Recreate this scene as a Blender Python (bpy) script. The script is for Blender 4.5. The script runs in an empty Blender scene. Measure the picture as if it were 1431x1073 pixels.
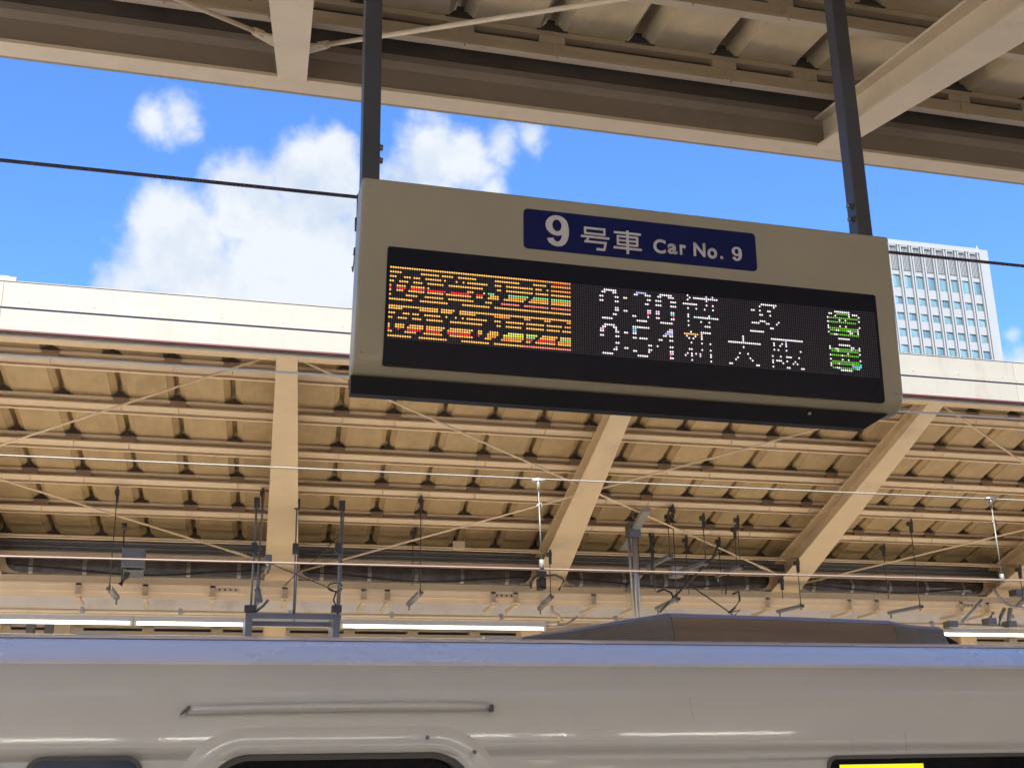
import bpy, bmesh, math, random
from mathutils import Vector, Matrix
random.seed(7)
sc = bpy.context.scene
C = sc.collection
# ------------------------------------------------------------------ camera, world, sun, exposure
cam_d = bpy.data.cameras.new("camera")
cam_d.sensor_width = 36.0
cam_d.lens = 1700.0 / 1431.0 * 36.0
cam_d.clip_start = 0.05
cam_d.clip_end = 3000.0
cam = bpy.data.objects.new("camera", cam_d)
C.objects.link(cam)
RM = Matrix(((0.9643043909057425, -0.06471993601740318, -0.256765207070211),
             (-0.26422293877844605, -0.2989520184634631, -0.9169590663055264),
             (-0.017414944822957218, 0.9520709115073962, -0.3053812357665233)))
CAMW = RM      # columns: the camera's right, up and back axes in the world (X along the track, Y across it, Z up)
cam.matrix_world = CAMW.to_4x4()
sc.camera = cam

SUN_EL, SUN_DIR = 52.0, Vector((-0.30, -1.0, 0.0)).normalized()
SKY_STRENGTH, EXPOSURE = 0.074, 1.75
world = bpy.data.worlds.new("World")
sc.world = world
world.use_nodes = True

sun_d = bpy.data.lights.new("sun", 'SUN')
sun_d.energy = 5.0
sun_d.angle = math.radians(0.53)
sun_d.color = (1.0, 0.95, 0.87)
sun = bpy.data.objects.new("sun", sun_d)
C.objects.link(sun)
to_sun = Vector((SUN_DIR.x*math.cos(math.radians(SUN_EL)), SUN_DIR.y*math.cos(math.radians(SUN_EL)), math.sin(math.radians(SUN_EL))))
sun.rotation_euler = to_sun.to_track_quat('Z', 'Y').to_euler()
sun.location = (0, -20, 40)

sc.view_settings.view_transform = 'Standard'
sc.view_settings.look = 'None'
sc.view_settings.exposure = EXPOSURE
sc.view_settings.gamma = 1.0
sc.view_settings.use_curve_mapping = False
sc.render.engine = 'CYCLES'
sc.cycles.max_bounces = 8
sc.cycles.diffuse_bounces = 5
sc.cycles.glossy_bounces = 4
sc.cycles.use_denoising = True

def ray(x, y):
    """direction through a point of the 1431x1073 photograph"""
    return CAMW @ Vector((x-715.5, -(y-536.5), -1700.0))
def at(x, y, Y):
    d = ray(x, y)
    return d*(Y/d.y)

def build_world():
    nt = world.node_tree; N = nt.nodes; L = nt.links; N.clear()
    out = N.new('ShaderNodeOutputWorld'); bg = N.new('ShaderNodeBackground')
    bg.inputs[1].default_value = SKY_STRENGTH
    L.new(bg.outputs[0], out.inputs[0])
    sky = N.new('ShaderNodeTexSky'); sky.sky_type = 'NISHITA'; sky.sun_disc = False
    sky.sun_elevation = math.radians(SUN_EL)
    sky.sun_rotation = math.atan2(SUN_DIR.x, SUN_DIR.y)
    sky.altitude = 0; sky.air_density = 1.0; sky.dust_density = 0.2; sky.ozone_density = 2.0
    tint = N.new('ShaderNodeMix'); tint.data_type = 'RGBA'; tint.blend_type = 'MULTIPLY'; tint.inputs[0].default_value = 1
    tint.inputs[7].default_value = SKY_TINT
    L.new(sky.outputs[0], tint.inputs[6])
    geo = N.new('ShaderNodeTexCoord')
    # fine and coarse turbulence that frays the cloud edges
    def noise(scale, detail, rough, off=(0, 0, 0)):
        mp = N.new('ShaderNodeMapping'); mp.inputs['Location'].default_value = off
        L.new(geo.outputs['Generated'], mp.inputs[0])
        n = N.new('ShaderNodeTexNoise'); n.inputs['Scale'].default_value = scale
        n.inputs['Detail'].default_value = detail; n.inputs['Roughness'].default_value = rough
        L.new(mp.outputs[0], n.inputs['Vector']); return n.outputs[0]
    def math_(op, a, b=None, c=None):
        m = N.new('ShaderNodeMath'); m.operation = op
        for i, v in enumerate((a, b, c)):
            if v is None: continue
            if isinstance(v, (int, float)): m.inputs[i].default_value = v
            else: L.new(v, m.inputs[i])
        return m.outputs[0]
    nrm = N.new('ShaderNodeVectorMath'); nrm.operation = 'NORMALIZE'
    L.new(geo.outputs['Generated'], nrm.inputs[0])
    best = None
    for (px, py, r, peak) in CLOUDS:
        d = ray(px, py).normalized()
        ds = N.new('ShaderNodeVectorMath'); ds.operation = 'DISTANCE'
        L.new(nrm.outputs[0], ds.inputs[0]); ds.inputs[1].default_value = d
        v = math_('MULTIPLY_ADD', ds.outputs['Value'], -peak/(r/1700.0), peak)
        best = v if best is None else math_('SMOOTH_MAX', best, v, 0.12)
    # clouds elsewhere in the sky: the same kind of broken cumulus
    far_n = noise(2.1, 3, 0.5, (3.1, 1.7, 0.4))
    dv = N.new('ShaderNodeVectorMath'); dv.operation = 'DISTANCE'
    L.new(nrm.outputs[0], dv.inputs[0]); dv.inputs[1].default_value = ray(715, 300).normalized()
    away = N.new('ShaderNodeMapRange'); L.new(dv.outputs['Value'], away.inputs[0])
    away.inputs[1].default_value = 0.5; away.inputs[2].default_value = 0.75
    fv = math_('ADD', math_('MULTIPLY_ADD', far_n, 5.0, -2.75), math_('MULTIPLY_ADD', away.outputs[0], 3.0, -3.0))
    best = math_('MAXIMUM', best, fv)
    n1 = noise(13, 10, 0.6); n2 = noise(60, 6, 0.6, (5, 2, 1))
    t = math_('ADD', best, math_('MULTIPLY_ADD', n1, 1.7, -0.85))
    t = math_('ADD', t, math_('MULTIPLY_ADD', n2, 0.3, -0.15))
    mr = N.new('ShaderNodeMapRange'); mr.interpolation_type = 'SMOOTHSTEP'
    L.new(t, mr.inputs[0]); mr.inputs[1].default_value = 0.05; mr.inputs[2].default_value = 0.58
    # cloud body: bright with soft blue-grey hollows
    n3 = noise(9, 6, 0.55, (1, 7, 3))
    cr = N.new('ShaderNodeValToRGB'); L.new(n3, cr.inputs[0])
    cr.color_ramp.elements[0].position = 0.40; cr.color_ramp.elements[0].color = (CB*0.60, CB*0.74, CB*0.95, 1)
    cr.color_ramp.elements[1].position = 0.58; cr.color_ramp.elements[1].color = (CB*0.95, CB*1.0, CB*1.07, 1)
    mix = N.new('ShaderNodeMix'); mix.data_type = 'RGBA'
    L.new(mr.outputs[0], mix.inputs[0]); L.new(tint.outputs[2], mix.inputs[6]); L.new(cr.outputs[0], mix.inputs[7])
    L.new(mix.outputs[2], bg.inputs[0])
SKY_TINT = (0.55, 0.85, 1.25, 1)
CB = 3.75
CLOUDS = [(212, 157, 46, .5), (248, 150, 46, .46), (440, 262, 92, 1.3), (470, 215, 45, 1.0), (350, 290, 90, 1.25), (250, 350, 105, 1.15), (180, 395, 62, .8),
          (420, 380, 150, 1.6), (560, 330, 130, 1.3), (300, 420, 110, 1.3), (598, 208, 80, .92), (555, 245, 60, .6), (650, 212, 66, .9), (700, 200, 54, .75), (745, 190, 54, .62),
          (690, 265, 28, .5), (620, 400, 160, 1.4), (800, 450, 130, 1.2), (1430, 560, 85, 1.3), (1412, 468, 20, .45), (1480, 590, 100, 1.3)]
build_world()
# ------------------------------------------------------------------ materials
def mat(name, col, rough=0.6, metal=0.0, var=0.12, vscale=3.0, spec=0.5, coat=0.0, bump=0.0, bscale=40.0, dirt=None, dscale=1.2, emit=None, estr=0.0, stretch=None, tone=0.0):
    m = bpy.data.materials.new(name); m.use_nodes = True
    nt = m.node_tree; N = nt.nodes; L = nt.links
    b = N['Principled BSDF']
    b.inputs['Roughness'].default_value = rough; b.inputs['Metallic'].default_value = metal
    b.inputs['Specular IOR Level'].default_value = spec; b.inputs['Coat Weight'].default_value = coat
    b.inputs['Coat Roughness'].default_value = 0.06
    tc = N.new('ShaderNodeTexCoord'); mp = N.new('ShaderNodeMapping')
    # each object gets its own piece of the pattern, so that alike sheets do not repeat it
    oi = N.new('ShaderNodeObjectInfo'); ofs = N.new('ShaderNodeVectorMath'); ofs.operation = 'SCALE'
    ofs.inputs[0].default_value = (37.0, 11.0, 23.0); L.new(oi.outputs['Random'], ofs.inputs['Scale'])
    add = N.new('ShaderNodeVectorMath'); add.operation = 'ADD'
    L.new(tc.outputs['Object'], add.inputs[0]); L.new(ofs.outputs[0], add.inputs[1])
    L.new(add.outputs[0], mp.inputs[0])
    if stretch: mp.inputs['Scale'].default_value = stretch
    if var > 0:
        n = N.new('ShaderNodeTexNoise'); n.inputs['Scale'].default_value = vscale; n.inputs['Detail'].default_value = 7
        n.inputs['Roughness'].default_value = 0.65
        L.new(mp.outputs[0], n.inputs['Vector'])
        r = N.new('ShaderNodeValToRGB')
        r.color_ramp.elements[0].position = 0.3; r.color_ramp.elements[1].position = 0.7
        r.color_ramp.elements[0].color = tuple(c*(1-var) for c in col)+(1,)
        r.color_ramp.elements[1].color = tuple(min(1, c*(1+var)) for c in col)+(1,)
        L.new(n.outputs[0], r.inputs[0]); src = r.outputs[0]
        if dirt:
            n2 = N.new('ShaderNodeTexNoise'); n2.inputs['Scale'].default_value = dscale; n2.inputs['Detail'].default_value = 10
            n2.inputs['Roughness'].default_value = 0.75
            L.new(mp.outputs[0], n2.inputs['Vector'])
            r2 = N.new('ShaderNodeMapRange'); r2.inputs[1].default_value = 0.54; r2.inputs[2].default_value = 0.72
            L.new(n2.outputs[0], r2.inputs[0])
            mx = N.new('ShaderNodeMix'); mx.data_type = 'RGBA'
            sc_ = N.new('ShaderNodeMath'); sc_.operation = 'MULTIPLY'; sc_.inputs[1].default_value = 0.7
            L.new(r2.outputs[0], sc_.inputs[0]); L.new(sc_.outputs[0], mx.inputs[0])
            L.new(src, mx.inputs[6]); mx.inputs[7].default_value = dirt+(1,); src = mx.outputs[2]
        if tone:
            hv = N.new('ShaderNodeHueSaturation'); tr_ = N.new('ShaderNodeMapRange')
            L.new(oi.outputs['Random'], tr_.inputs[0]); tr_.inputs[3].default_value = 1-tone; tr_.inputs[4].default_value = 1+tone
            L.new(tr_.outputs[0], hv.inputs['Value']); L.new(src, hv.inputs['Color']); src = hv.outputs[0]
        L.new(src, b.inputs['Base Color'])
        rr = N.new('ShaderNodeMapRange'); L.new(n.outputs[0], rr.inputs[0])
        rr.inputs[3].default_value = max(0.02, rough*0.85); rr.inputs[4].default_value = min(1, rough*1.15)
        L.new(rr.outputs[0], b.inputs['Roughness'])
    else:
        b.inputs['Base Color'].default_value = col+(1,)
    if bump > 0:
        nb = N.new('ShaderNodeTexNoise'); nb.inputs['Scale'].default_value = bscale; nb.inputs['Detail'].default_value = 4
        L.new(mp.outputs[0], nb.inputs['Vector'])
        bp = N.new('ShaderNodeBump'); bp.inputs['Strength'].default_value = bump; bp.inputs['Distance'].default_value = 0.01
        L.new(nb.outputs[0], bp.inputs['Height']); L.new(bp.outputs[0], b.inputs['Normal'])
    if emit:
        b.inputs['Emission Color'].default_value = emit+(1,); b.inputs['Emission Strength'].default_value = estr
    return m

M = {}
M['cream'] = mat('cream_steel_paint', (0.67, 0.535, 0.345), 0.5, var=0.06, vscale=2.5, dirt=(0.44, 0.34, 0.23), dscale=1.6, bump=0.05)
M['cream_near'] = mat('shaded_cream_paint', (0.58, 0.50, 0.375), 0.5, var=0.07, vscale=4, dirt=(0.42, 0.36, 0.27), dscale=2.2, bump=0.05)  # darker copy of the cream, with the near canopy's shade put into it
M['deck'] = mat('mottled_roof_sheet', (0.45, 0.335, 0.18), 0.42, var=0.15, vscale=7, dirt=(0.33, 0.235, 0.115), dscale=3, bump=0.12, bscale=30, tone=0.08, stretch=(1, 0.5, 1))
M['deck_near'] = mat('dusty_roof_sheet', (0.52, 0.43, 0.27), 0.42, var=0.14, vscale=5, dirt=(0.34, 0.27, 0.16), dscale=3, bump=0.12, bscale=30, tone=0.06, stretch=(1, 0.5, 1))
M['bracket'] = mat('dark_bracket_steel', (0.06, 0.055, 0.05), 0.5, var=0.2)
M['block_brown'] = mat('brown_spacer_paint', (0.33, 0.235, 0.155), 0.5, var=0.12)
M['bracket_brown'] = mat('brown_bracket_steel', (0.07, 0.055, 0.045), 0.5, var=0.2)
M['fascia'] = mat('ivory_fascia_paint', (0.25, 0.235, 0.195), 0.5, var=0.05, vscale=1.5, dirt=(0.19, 0.165, 0.125), dscale=1.6, stretch=(1.6, 1, 0.35), tone=0.02)
M['fascia_edge'] = mat('maroon_edge_trim', (0.09, 0.02, 0.03), 0.5, var=0.1)
M['groove'] = mat('mauve_groove', (0.16, 0.12, 0.22), 0.5, var=0.1)
M['beam'] = mat('shade_toned_beam', (0.27, 0.225, 0.185), 0.55, var=0.06, vscale=3, dirt=(0.21, 0.17, 0.135), dscale=2.0, bump=0.04)  # darker brown holds the shade on the near eave beam's web
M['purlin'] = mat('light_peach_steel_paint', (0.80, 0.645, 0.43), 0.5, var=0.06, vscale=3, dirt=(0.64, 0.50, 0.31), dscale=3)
M['purlin_near'] = mat('shaded_purlin_cream', (0.42, 0.355, 0.265), 0.5, var=0.08, vscale=4, dirt=(0.30, 0.25, 0.18), dscale=3, bump=0.05)  # shade on the near purlin faces put into a darker cream
M['purlin_pipe'] = mat('taupe_conduit_paint', (0.44, 0.35, 0.25), 0.5, var=0.1)
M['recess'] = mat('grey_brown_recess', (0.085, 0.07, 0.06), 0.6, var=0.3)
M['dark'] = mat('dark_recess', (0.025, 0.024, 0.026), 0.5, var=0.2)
M['cable'] = mat('black_cable', (0.02, 0.02, 0.022), 0.45, var=0.1)
M['duct'] = mat('smoked_glossy_duct', (0.14, 0.13, 0.125), 0.16, var=0.35, vscale=6, spec=0.8, bump=0.9, bscale=5)
M['pipe_grey'] = mat('grey_pipe', (0.20, 0.19, 0.185), 0.5, var=0.2)
M['grey_steel'] = mat('blue_grey_steel', (0.17, 0.18, 0.19), 0.45, metal=0.0, var=0.1)
M['post'] = mat('charcoal_post_paint', (0.052, 0.052, 0.058), 0.38, var=0.12, vscale=12, spec=0.5)
M['galv'] = mat('galvanised_steel', (0.42, 0.41, 0.39), 0.38, metal=0.6, var=0.15, vscale=14)
M['bolt'] = mat('bolt_steel', (0.22, 0.21, 0.2), 0.35, metal=0.8, var=0.1)
M['white_wall'] = mat('pale_plaster', (0.80, 0.76, 0.68), 0.7, var=0.08, vscale=3, dirt=(0.45, 0.4, 0.34), dscale=2)
M['train'] = mat('gloss_white_body_paint', (0.68, 0.69, 0.68), 0.22, var=0.02, vscale=1.5, spec=0.5, coat=0.9, bump=0.018, bscale=2.4, dirt=(0.64, 0.64, 0.62), dscale=1.1)
M['roof_edge'] = mat('sky_sheen_roof_paint', (0.92, 0.90, 0.90), 0.28, var=0.03, vscale=1.2, coat=0.6)  # sky's reflection along the roof shoulder put into a paler colour
M['scuff'] = mat('grey_scuff', (0.48, 0.475, 0.455), 0.5, var=0.1)
M['train_seam'] = mat('roof_seam_sealant', (0.10, 0.11, 0.20), 0.4, var=0.1)
M['train_roof'] = mat('roof_grey_paint', (0.45, 0.45, 0.48), 0.5, var=0.08, vscale=2, dirt=(0.32, 0.31, 0.31), dscale=2)
M['fairing'] = mat('brown_grey_composite', (0.30, 0.22, 0.165), 0.34, var=0.12, vscale=30, coat=0.3, dirt=(0.14, 0.11, 0.09), dscale=6, stretch=(0.15, 1, 1))
M['fairing_end'] = mat('grey_composite_end', (0.25, 0.22, 0.20), 0.4, var=0.15, vscale=9)
M['black_glass'] = mat('black_glass', (0.004, 0.004, 0.005), 0.08, var=0.0, spec=0.18)
M['gasket'] = mat('grey_rubber_gasket', (0.10, 0.10, 0.10), 0.5, var=0.1)
M['blue_glass'] = mat('slate_blue_glass', (0.035, 0.055, 0.11), 0.12, var=0.05, spec=0.8)
M['sign'] = mat('beige_sign_housing', (0.33, 0.30, 0.225), 0.36, var=0.03, vscale=4, spec=0.4, bump=0.01, bscale=90)
M['sign_screw'] = mat('painted_screw_head', (0.25, 0.22, 0.165), 0.4, var=0.1)
M['sign_under'] = mat('navy_black_valance', (0.004, 0.005, 0.010), 0.4, var=0.15, spec=0.15)
M['screen'] = mat('black_screen_glass', (0.004, 0.0045, 0.012), 0.3, var=0.0, spec=0.25)
M['plate'] = mat('navy_enamel_plate', (0.002, 0.006, 0.075), 0.45, var=0.03, spec=0.22)
M['letter'] = mat('white_lettering', (0.55, 0.54, 0.55), 0.45, var=0.02)
M['led_off'] = mat('unlit_led', (0.085, 0.08, 0.11), 0.4, var=0.0)
M['tube'] = mat('lit_fluorescent_tube', (0.9, 0.95, 0.9), 0.4, var=0.0, emit=(0.93, 1.0, 0.93), estr=1.2)
M['tube_near'] = mat('lit_near_tube', (0.9, 0.95, 0.9), 0.4, var=0.0, emit=(1.0, 0.96, 0.85), estr=14.0)
M['fixture'] = mat('white_fixture_enamel', (0.78, 0.74, 0.64), 0.4, var=0.05)
M['wire_lit'] = mat('bright_strand_wire', (0.20, 0.185, 0.165), 0.5, var=0.3, vscale=60)
M['wire_near'] = mat('pale_grooved_wire', (0.75, 0.75, 0.70), 0.35, var=0.1)
M['wire_copper'] = mat('pink_copper_wire', (0.17, 0.12, 0.10), 0.5, var=0.1)
M['wire_dark'] = mat('dark_strand_wire', (0.045, 0.04, 0.07), 0.5, metal=0.0, var=0.1)
M['white_cap'] = mat('white_insulator', (0.17, 0.165, 0.15), 0.3, var=0.05)
M['concrete'] = mat('platform_concrete', (0.50, 0.43, 0.34), 0.8, var=0.12, vscale=2, dirt=(0.3, 0.26, 0.2), bump=0.2)
M['ballast'] = mat('rusty_ballast', (0.36, 0.29, 0.215), 0.9, var=0.35, vscale=14, bump=0.8, bscale=18)
M['tower'] = mat('pale_precast_concrete', (0.175, 0.19, 0.205), 0.7, var=0.04, vscale=0.2, dirt=(0.155, 0.17, 0.185), dscale=0.1)
M['tower_fin'] = mat('louvre_fins', (0.13, 0.145, 0.16), 0.6, var=0.05, vscale=0.5)
M['pane'] = mat('sky_blue_pane', (0.09, 0.165, 0.195), 0.06, var=0.15, vscale=0.15, spec=0.9, tone=0.18)
M['pane_dark'] = mat('deep_blue_pane', (0.06, 0.115, 0.155), 0.08, var=0.1, vscale=0.3, spec=0.7)
LEDC = {'Y': (1.0, 0.50, 0.12), 'O': (1.0, 0.34, 0.08), 'R': (1.0, 0.02, 0.05), 'D': (0.35, 0.02, 0.02), 'P': (1.0, 0.25, 0.18), 'G': (0.25, 0.85, 0.30),
        'L': (0.75, 0.85, 0.12), 'W': (1.0, 0.86, 0.95), 'V': (0.85, 0.55, 0.9), 'B': (0.45, 0.5, 1.0), 'C': (0.15, 0.75, 0.75), 'N': (0.22, 0.75, 0.06)}
for k, c in LEDC.items():
    M['led_'+k] = mat('led_light_'+k.lower(), tuple(min(0.8, v) for v in c), 0.4, var=0.0, emit=c, estr={'D': 0.2, 'N': 0.14, 'G': 0.24}.get(k, 0.30))
M['led_panel'] = mat('yellow_led_panel', (0.5, 0.6, 0.02), 0.4, var=0.0, emit=(0.75, 0.85, 0.01), estr=0.32)

# ------------------------------------------------------------------ mesh helpers
def link(name, bm, m, parent=None, smooth=False):
    me = bpy.data.meshes.new(name)
    bmesh.ops.recalc_face_normals(bm, faces=bm.faces)
    bm.to_mesh(me); bm.free()
    mats = m if isinstance(m, (list, tuple)) else [m]
    for k in mats: me.materials.append(M[k])
    if smooth:
        for p in me.polygons: p.use_smooth = True
    o = bpy.data.objects.new(name, me); C.objects.link(o)
    if parent: o.parent = parent
    return o
def copy_of(src, name, loc=None, parent=None, rot=None):
    o = bpy.data.objects.new(name, src.data); C.objects.link(o)
    o.parent = parent
    if loc is not None: o.location = loc
    if rot is not None: o.rotation_euler = rot
    return o
def thing(name, label, cat, group=None, loc=(0, 0, 0)):
    o = bpy.data.objects.new(name, None); C.objects.link(o); o.location = loc; o.empty_display_size = 0.1
    return tag(o, label, cat, group)
def tag(o, label=None, cat=None, group=None, kind=None):
    if label: o['label'] = label
    if cat: o['category'] = cat
    if group: o['group'] = group
    if kind: o['kind'] = kind
    return o
def hexa(bm, pts, mi=0):
    """eight corners: bottom ring then top ring"""
    v = [bm.verts.new(p) for p in pts]
    for f in ((3, 2, 1, 0), (4, 5, 6, 7), (0, 1, 5, 4), (1, 2, 6, 5), (2, 3, 7, 6), (3, 0, 4, 7)):
        bm.faces.new([v[i] for i in f]).material_index = mi
def box(bm, x0, x1, y0, y1, z0, z1, mi=0):
    hexa(bm, [(x0, y0, z0), (x1, y0, z0), (x1, y1, z0), (x0, y1, z0), (x0, y0, z1), (x1, y0, z1), (x1, y1, z1), (x0, y1, z1)], mi)
def bar(bm, p, q, w, h, up=(0, 0, 1), mi=0):
    p, q = Vector(p), Vector(q); d = (q-p).normalized(); up = Vector(up)
    s = d.cross(up)
    if s.length < 1e-4: s = d.cross(Vector((0, 1, 0)))
    s.normalize(); u = s.cross(d).normalized()
    c = [(-w/2, -h/2), (w/2, -h/2), (w/2, h/2), (-w/2, h/2)]
    hexa(bm, [p+s*a+u*b for a, b in c]+[q+s*a+u*b for a, b in c], mi)
def tube(bm, pts, r, n=8, mi=0):
    pts = [Vector(p) for p in pts]; rings = []
    for i, p in enumerate(pts):
        d = (pts[min(i+1, len(pts)-1)]-pts[max(i-1, 0)]).normalized()
        a = Vector((0, 0, 1)) if abs(d.z) < 0.9 else Vector((1, 0, 0))
        s = d.cross(a).normalized(); u = s.cross(d)
        rings.append([bm.verts.new(p+s*math.cos(t*2*math.pi/n)*r+u*math.sin(t*2*math.pi/n)*r) for t in range(n)])
    for a, b in zip(rings, rings[1:]):
        for i in range(n):
            f = bm.faces.new((a[i], a[(i+1) % n], b[(i+1) % n], b[i])); f.smooth = True; f.material_index = mi
    bm.faces.new(rings[0][::-1]).material_index = mi; bm.faces.new(rings[-1]).material_index = mi
def prism_x(bm, prof, x0, x1, mi=0, shear=None):
    """closed (y, z) outline run along X"""
    a = [bm.verts.new((x0, y, z)) for y, z in prof]; b = [bm.verts.new((x1, y, z)) for y, z in prof]
    n = len(prof)
    bm.faces.new(a[::-1]).material_index = mi; bm.faces.new(b).material_index = mi
    for i in range(n): bm.faces.new((a[i], a[(i+1) % n], b[(i+1) % n], b[i])).material_index = mi
def rrect(x0, x1, z0, z1, r, n=6):
    pts = []
    for cx, cz, a0 in ((x1-r, z1-r, 0), (x0+r, z1-r, 90), (x0+r, z0+r, 180), (x1-r, z0+r, 270)):
        for i in range(n+1):
            a = math.radians(a0+90*i/n); pts.append((cx+r*math.cos(a), cz+r*math.sin(a)))
    return pts
def slab_xz(bm, pts, y0, y1, mi=0):
    a = [bm.verts.new((x, y0, z)) for x, z in pts]; b = [bm.verts.new((x, y1, z)) for x, z in pts]; n = len(pts)
    bm.faces.new(a).material_index = mi; bm.faces.new(b[::-1]).material_index = mi
    for i in range(n): bm.faces.new((a[i], a[(i+1) % n], b[(i+1) % n], b[i])).material_index = mi
def ring_xz(bm, outer, inner, y0, y1, mi=0):
    n = len(outer)
    A = [bm.verts.new((x, y0, z)) for x, z in outer]; B = [bm.verts.new((x, y0, z)) for x, z in inner]
    A2 = [bm.verts.new((x, y1, z)) for x, z in outer]; B2 = [bm.verts.new((x, y1, z)) for x, z in inner]
    for i in range(n):
        j = (i+1) % n
        for q in ((A[i], A[j], B[j], B[i]), (A2[j], A2[i], B2[i], B2[j]), (A[j], A[i], A2[i], A2[j]), (B[i], B[j], B2[j], B2[i])):
            bm.faces.new(q).material_index = mi
def nb(): return bmesh.new()
def bolt_mesh(bm, c, r, d, axis='y'):
    c = Vector(c); v = Vector((0, -d, 0)) if axis == 'y' else (Vector((-d, 0, 0)) if axis == 'x' else Vector((0, 0, -d)))
    tube(bm, [c, c+v*0.35], r*1.35, 10); tube(bm, [c+v*0.35, c+v], r, 6)
def atz(x, y, z):
    d = ray(x, y); return d*(z/d.z)

XA, XB = -7.0, 19.0         # length of track and canopy that is built
PF, GR = -1.65, -2.9        # platform and track-bed levels (camera height is 0)

# ------------------------------------------------------------------ ground
bm = nb(); box(bm, -1500, 1500, -1500, 1500, GR-0.5, GR); tag(link('ground', bm, 'ballast'), kind='structure')
bm = nb(); box(bm, -60, 80, -6.2, 3.5, GR+0.004, PF); tag(link('near_platform', bm, 'concrete'), kind='structure')
bm = nb(); box(bm, -60, 80, 11.75, 20.6, GR+0.004, PF); tag(link('far_platform', bm, 'concrete'), kind='structure')

# ------------------------------------------------------------------ platform canopies
def roof_panel_mesh(name, sk, y0, y1, zf, m):
    """one folded roof sheet: a broad flat pan and the narrow upstand to its right, running up the slope"""
    p = 0.53; w = 0.368; t = 0.005
    hh = 0.078 if m == 'deck' else 0.115
    if m == 'deck': prof = [(0, 0), (w, 0), (w+0.004, 0.010), (w+0.056, 0.046), (w+0.066, 0.125), (p-0.066, 0.125), (p-0.056, 0.046), (p-0.004, 0.010), (p, 0)]
    else: prof = [(0, 0), (w, 0), (w+0.05, 0.075), (w+0.062, 0.14), (p-0.062, 0.14), (p-0.05, 0.075), (p, 0)]
    bm = nb()
    for (a, b) in zip(prof, prof[1:]):
        P = []
        for dz in (0, t):
            for (u, y) in ((a, y0), (b, y0), (b, y1), (a, y1)):
                P.append((u[0]+sk*(y-y0), y, zf(y)+u[1]+dz))
        hexa(bm, P)
    return bm
def rafter_bm(x_tip, y_tip, y_root, sk, zb, zt, w0, w1, tf=0.016):
    bm = nb(); n = 6
    def P(s, y, z): return (x_tip+sk*(y-y_tip)+s, y, z)
    for i in range(n):
        ya = y_tip+(y_root-y_tip)*i/n; yb = y_tip+(y_root-y_tip)*(i+1)/n
        wa = w0+(w1-w0)*i/n; wb = w0+(w1-w0)*(i+1)/n
        za, zb_ = zb(ya), zb(yb); ta, tb = zt(ya), zt(yb)
        hexa(bm, [P(-wa/2, ya, za), P(wa/2, ya, za), P(wb/2, yb, zb_), P(-wb/2, yb, zb_),
                  P(-wa/2, ya, za+tf), P(wa/2, ya, za+tf), P(wb/2, yb, zb_+tf), P(-wb/2, yb, zb_+tf)])
        hexa(bm, [P(-.006, ya, za+tf), P(.006, ya, za+tf), P(.006, yb, zb_+tf), P(-.006, yb, zb_+tf),
                  P(-.006, ya, ta-tf), P(.006, ya, ta-tf), P(.006, yb, tb-tf), P(-.006, yb, tb-tf)])
        w2a, w2b = wa*0.8, wb*0.8
        hexa(bm, [P(-w2a/2, ya, ta-tf), P(w2a/2, ya, ta-tf), P(w2b/2, yb, tb-tf), P(-w2b/2, yb, tb-tf),
                  P(-w2a/2, ya, ta), P(w2a/2, ya, ta), P(w2b/2, yb, tb), P(-w2b/2, yb, tb)])
    return bm
def purlin(parent, Y, zd, far, m, xa, xb, xblocks, h=0.105):
    if far: h = 0.068
    """channel purlin with its facing web towards the camera, small angle above it on spacer blocks"""
    bm = nb(); L = (xa, xb)
    z1 = zd-(0.078 if far else 0.088); z0 = z1-h
    if far:
        prism_x(bm, [(Y-0.03, z1), (Y-0.034, z1-0.012), (Y+0.012, z0+0.012), (Y+0.05, z0+0.012), (Y+0.05, z1)], xa, xb)
    else: box(bm, xa, xb, Y, Y+0.006, z0+0.005, z1)                 # web
    if far:
        box(bm, xa, xb, Y+0.013, Y+0.05, z0-0.012, z0-0.006); box(bm, xa, xb, Y+0.04, Y+0.05, z0-0.006, z0+0.012)
    else:
        box(bm, xa, xb, Y-0.042, Y+0.006, z0-0.001, z0+0.005)     # lower flange
        box(bm, xa, xb, Y-0.047, Y-0.0422, z0-0.001, z0+0.016)    # lip
    box(bm, xa, xb, Y, Y+0.06, z1+0.0002, z1+0.005)                  # upper flange
    box(bm, xa, xb, Y-0.006, Y+0.055, zd-0.036, zd-0.004)     # deck-bearing angle
    o = link('purlin', bm, m, parent)
    bm = nb()
    if far: tube(bm, [(xa, Y+0.03, zd-0.056), (xb, Y+0.03, zd-0.056)], 0.015, 8)
    else: box(bm, xa, xb, Y+0.052, Y+0.056, z1+0.006, zd-0.038); tube(bm, [(xa, Y+0.035, zd-0.062), (xb, Y+0.035, zd-0.062)], 0.011, 8)  # near: dark box puts the slot's shade into colour, tube is the cable
    link('cable_and_slot_shade', bm, 'purlin_pipe' if far else 'dark', o)
    bm = nb(); box(bm, -0.075, 0.075, (-0.004, -0.014)[far], 0.05, z1+0.0055, zd-(0.0365, 0.012)[far])
    first = None
    for x in xblocks:
        if first is None: first = link('spacer_block', bm, 'block_brown' if far else m, o); first.location = (x, Y, 0)
        else: copy_of(first, 'spacer_block', (x, Y, 0), o)
    bm = nb(); box(bm, -0.004, 0.004, (-0.0515, -0.036)[far], (-0.048, -0.034)[far], z0-0.02, z0+0.02+0.05*far); box(bm, -0.004, 0.004, -0.006, -0.0005, z0+0.006, zd-0.03)
    first = None
    for x in xblocks[::1]:
        if first is None: first = link('joint_strap', bm, m, o); first.location = (x+0.01, Y, 0)
        else: copy_of(first, 'joint_strap', (x+0.01, Y, 0), o)
    return o
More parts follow.
